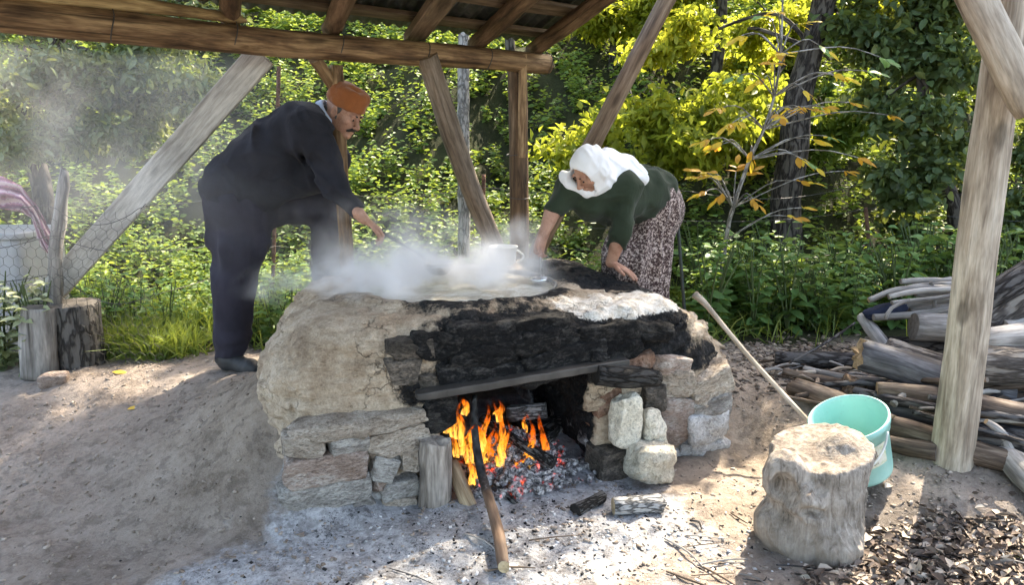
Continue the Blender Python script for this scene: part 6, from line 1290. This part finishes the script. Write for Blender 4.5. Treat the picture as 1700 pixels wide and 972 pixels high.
sprays = [(1185, 292, 'y', 1, 6), (1200, 178, 'y', 1, 6), (1222, 285, 'o', -1, 5), (1172, 318, 'y', -1, 5), (1195, 242, 'o', 1, 5), (1322, 300, 'y', 1, 6), (1332, 345, 'o', 1, 5), (1305, 92, 'y', 1, 5), (1385, 125, 'y', 1, 6), (1268, 130, 'y', -1, 5), (1425, 262, 'o', 1, 4), (1292, 190, 'o', 1, 5), (1350, 232, 'y', 1, 4),
          (1462, 95, 'g', 1, 7), (1440, 118, 'g', 1, 5), (1372, 226, 'g', 1, 6), (1342, 270, 'g', 1, 5), (1272, 28, 'g', -1, 6), (1230, 125, 'g', 1, 5), (1325, 40, 'y', 1, 5), (1350, 180, 'o', 1, 4), (1250, 330, 'o', -1, 4), (1215, 205, 'y', -1, 5), (1335, 150, 'y', 1, 5), (1410, 170, 'o', 1, 4), (1165, 285, 'o', -1, 4), (1240, 60, 'y', -1, 5), (1360, 75, 'g', 1, 5)]
sprays += [(px + int(rng.normal(0, 34)), py + int(rng.normal(0, 26)), kd, sd, 5) for (px, py, kd, sd, m) in sprays if kd != 'g']
for i, (px, py, kd, sd, m) in enumerate(sprays):
    tip = at(px, py, 5.12 + rng.uniform(-.3, .25)); j = min(range(len(sapt)), key=lambda q: abs(sapt[q].z - (tip.z - .12))); root = sapt[j]
    mid = root.lerp(tip, .6) + Vector((0, 0, .06)); tube('twig', [root, mid, tip], [.006, .0045, .003], [M_SAPB, M_SAPB], sap, seg=5, cap=False, rings=8)
    dr = (tip - mid).normalized(); dr.z -= .25; dr.normalize(); sde = dr.cross(Vector((0, 0, 1))).normalized()
    for k in range(m):
        s = -1 if k % 2 else 1; o_ = tip + dr * (.032 * (k // 2)) if k < m - 1 else tip + dr * (.032 * (m // 2)); L = rng.uniform(.065, .105)
        ld_ = (dr * .65 + sde * s * rng.uniform(.5, .95) + Vector((0, 0, rng.uniform(-.35, .15)))).normalized() if k < m - 1 else dr
        zz = (Vector((rng.normal(0, .35), -.5 + rng.normal(0, .3), 1)) - ld_ * Vector((0, 0, 1)).dot(ld_)).normalized(); yy = zz.cross(ld_).normalized(); zz = ld_.cross(yy)
        Mx = Matrix((ld_, yy, zz)).transposed().to_4x4(); Mx.translation = o_
        kk_ = kd if rng.uniform() < .8 else ('o' if kd == 'y' else 'y')
        link(bpy.data.objects.new('leaf', LM[kk_]), sap, Mx @ Matrix.Diagonal((L, L, L, 1)))
# ------------------------------------------------------------ ground scatter
def chips(name, xs, ys, size, mat, label, flat=.5, seed=0, cat='bits', lift=.0):
    N = len(xs); z = gz(xs, ys); R_ = np.random.default_rng(seed); base = np.array([[-1, -1, -1], [1, -1, -1], [1, 1, -1], [-1, 1, -1], [-1, -1, 1], [1, -1, 1], [1, 1, 1], [-1, 1, 1.]]) * .5
    s = size * R_.uniform(.4, 1.5, N); sc = np.stack([s * R_.uniform(.8, 2.2, N), s * R_.uniform(.6, 1.2, N), s * flat * R_.uniform(.5, 1.2, N)], 1)
    v = base[None] * (1 + R_.normal(0, .22, (N, 8, 3))) * sc[:, None, :]; a = R_.uniform(0, 6.28, N); t = R_.normal(0, .3, N); ca, sa, ct, st_ = np.cos(a)[:, None], np.sin(a)[:, None], np.cos(t)[:, None], np.sin(t)[:, None]
    x, y, zz = v[..., 0], v[..., 1], v[..., 2]; x, zz = x * ct - zz * st_, x * st_ + zz * ct; x, y = x * ca - y * sa, x * sa + y * ca
    V = np.stack([x + xs[:, None], y + ys[:, None], zz + (z + sc[:, 2] * .25 + lift)[:, None]], -1).reshape(-1, 3)
    q = np.array([[0, 3, 2, 1], [4, 5, 6, 7], [0, 1, 5, 4], [1, 2, 6, 5], [2, 3, 7, 6], [3, 0, 4, 7]]); F = (np.arange(N)[:, None, None] * 8 + q[None]).reshape(-1, 4)
    return tag(add(name, mesh(name, V, F, [mat], False, None, {'tint': np.repeat(R_.uniform(0, 1, N), 8)})), label, cat, None, 'stuff')
def m_bits(name, stops, rough=.9):
    n = NT(name); return n.done(n.pbr(n.ramp(n.attr('tint'), stops), rough, None, .25))
out_h = lambda x, y: ~((lambda u, v: (u > -.08) & (u < 2.3) & (v > -.04) & (v < 1.7))(*kuv(x, y)))
def pick(n_, fx, fy, cond=None):
    x, y = fx(n_), fy(n_); k = out_h(x, y) & (y > 1.9)
    if cond is not None: k &= cond(x, y)
    return x[k], y[k]
x, y = pick(5200, lambda m: rng.uniform(-2.6, 3.2, m), lambda m: rng.uniform(2.0, 4.5, m)); chips('earth_crumbs', x, y, .008, m_bits('crumbs', [(0, (.20, .16, .13)), (.5, (.30, .245, .20)), (1, (.42, .36, .31))]), 'crumbs of dry earth scattered over the ground', .7, 1)
x, y = pick(520, lambda m: rng.normal(.25, .55, m), lambda m: rng.normal(2.55, .22, m)); chips('charcoal_bits', x, y, .006, m_bits('charcoal', [(0, (.006, .006, .007)), (.7, (.03, .03, .032)), (1, (.16, .16, .165))], .7), 'bits of black charcoal strewn in the ash before the fire', .7, 2)
x, y = pick(500, lambda m: rng.normal(.1, .60, m), lambda m: rng.normal(2.5, .25, m), lambda x, y: x > -.75); chips('ash_flakes', x, y, .008, m_bits('ash_bits', [(0, (.4, .4, .4)), (1, (.75, .75, .76))]), 'pale flakes of ash on the ground before the fire', .5, 3)
x, y = pick(1700, lambda m: rng.normal(1.9, .75, m), lambda m: rng.normal(2.55, .35, m), lambda x, y: x > .95); chips('wood_chips', x, y, .008, m_bits('chips', [(0, (.05, .04, .034)), (.45, (.14, .115, .095)), (.8, (.28, .24, .20)), (1, (.48, .42, .35))]), 'small grey wood chips littering the ground by the stump', .3, 4)
x, y = pick(1500, lambda m: rng.normal(1.75, .4, m), lambda m: rng.normal(4.2, .25, m)); chips('bark_chips', x, y, .02, m_bits('chips2', [(0, (.05, .04, .034)), (.45, (.16, .12, .095)), (1, (.42, .35, .27))]), 'bark chips among the loose sticks', .3, 5)
# leaf litter
N = 2600; x = rng.normal(1.75, .45, N); y = 2.36 + rng.normal(0, .17, N) + .05 * (x - 1.5); k = (y > 2.0) & (x > 1.02) & (np.hypot(x - sx, y - sy) > .22); x, y = x[k], y[k]; N = len(x); P_ = np.stack([x, y, gz(x, y) + rng.uniform(.004, .022, N)], 1)
d = rdir(N); d[:, 2] *= .25; nr = rng.normal(0, .45, (N, 3)); nr[:, 2] += 1; L = rng.uniform(.02, .058, N); V, F, kf_ = leaves(P_, d, nr, L, L * .55, .35)
n = NT('dead_leaf'); M_DEAD = n.done(n.pbr(n.ramp(n.attr('tint'), [(0, (.05, .038, .032)), (.4, (.15, .115, .095)), (.75, (.32, .265, .22)), (1, (.58, .51, .42))]), .85, None, .2))
tag(add('leaf_litter', mesh('leaf_litter', V, F, [M_DEAD], False, None, {'tint': np.repeat(rng.uniform(0, 1, N), kf_)})), 'dry brown leaf litter in the lower right corner', 'leaves', None, 'stuff')
M_TANL = m_big('leaf_tan', (.42, .33, .22), (.60, .52, .38), .2); TL = leaf_me('fallen_leaf', M_TANL, 1, .6); YL = leaf_me('fallen_leaf', m_big('leaf_fallen_yellow', (.62, .40, .04), (.70, .50, .08), .2), 1, .5); GL = leaf_me('fallen_leaf', m_big('leaf_fallen_pale', (.42, .46, .20), (.6, .62, .36), .2), 1, .6)
fl = [(187, 631, YL, .085, .1, 'yellow leaf lying on the dirt by the small stone at left'), (210, 672, YL, .08, .9, 'yellow leaf on the bare dirt below the first yellow leaf'), (1332, 703, GL, .085, 1.4, 'pale green leaf lying at the foot of the wooden handle'),
      (1498, 893, TL, .085, .4, 'pale tan leaf at the upper edge of the leaf litter'), (1580, 938, TL, .085, -.6, 'long tan leaf in the middle of the litter'), (1622, 955, TL, .085, .5, 'broad tan leaf near the bottom right corner'), (1475, 935, TL, .07, 1.0, 'curled pale leaf left in the litter'), (1545, 958, TL, .08, 2.2, 'tan leaf at the bottom edge between two others'), (1698, 925, GL, .08, 1.2, 'pale green leaf at the right edge of the picture'), (1440, 905, TL, .06, 2.6, 'small tan leaf close to the stump'), (1485, 960, TL, .075, 3.4, 'tan leaf at the bottom below the curled one'), (1285, 765, TL, .07, .3, 'dry leaf on the lit dirt left of the stump')]
for px, py, me_, L, a, lab in fl:
    p = atz(px, py, .03); p.z = gzs(p.x, p.y) + .016
    if me_ is YL: p = atz(px, py, .22); p.z = gzs(p.x, p.y) + .016
    link(o := bpy.data.objects.new('fallen_leaf', me_), None, Matrix.Translation(p) @ Matrix.Rotation(a, 4, 'Z') @ Matrix.Rotation(.15, 4, 'X') @ Matrix.Diagonal((L, L, L, 1))); tag(o, lab, 'leaf', 'fallen leaves on the ground')
for i in range(26):
    px, py = (rng.uniform(1080, 1300), rng.uniform(830, 965)) if i < 14 else (rng.uniform(1420, 1690), rng.uniform(850, 965)) if i < 22 else (rng.uniform(640, 900), rng.uniform(880, 960))
    p = atz(px, py, .02); a = rng.uniform(-1.3, .3); L = rng.uniform(.08, .24); q = p + Vector((math.cos(a), math.sin(a), 0)) * L; r = rng.uniform(.002, .0045); p.z, q.z = gzs(p.x, p.y) + r + .004, gzs(q.x, q.y) + r + .006; m = (p + q) / 2 + Vector((rng.normal(0, .012), rng.normal(0, .012), .006))
    o = tube('twig', [p, m, q], [r, r, r * .6], [[M_B5, M_B4, M_B2][i % 3], M_EGRY], None, seg=6, cap=False, rings=8)
    tag(o, ['thin dry twig on the ground between the fire and the stump', 'thin dry twig in the leaf litter at lower right', 'thin charred twig in the ash before the fire'][0 if i < 14 else 1 if i < 22 else 2], 'twig', ['twigs between fire and stump', 'twigs in the leaf litter', 'twigs in the ash'][0 if i < 14 else 1 if i < 22 else 2])
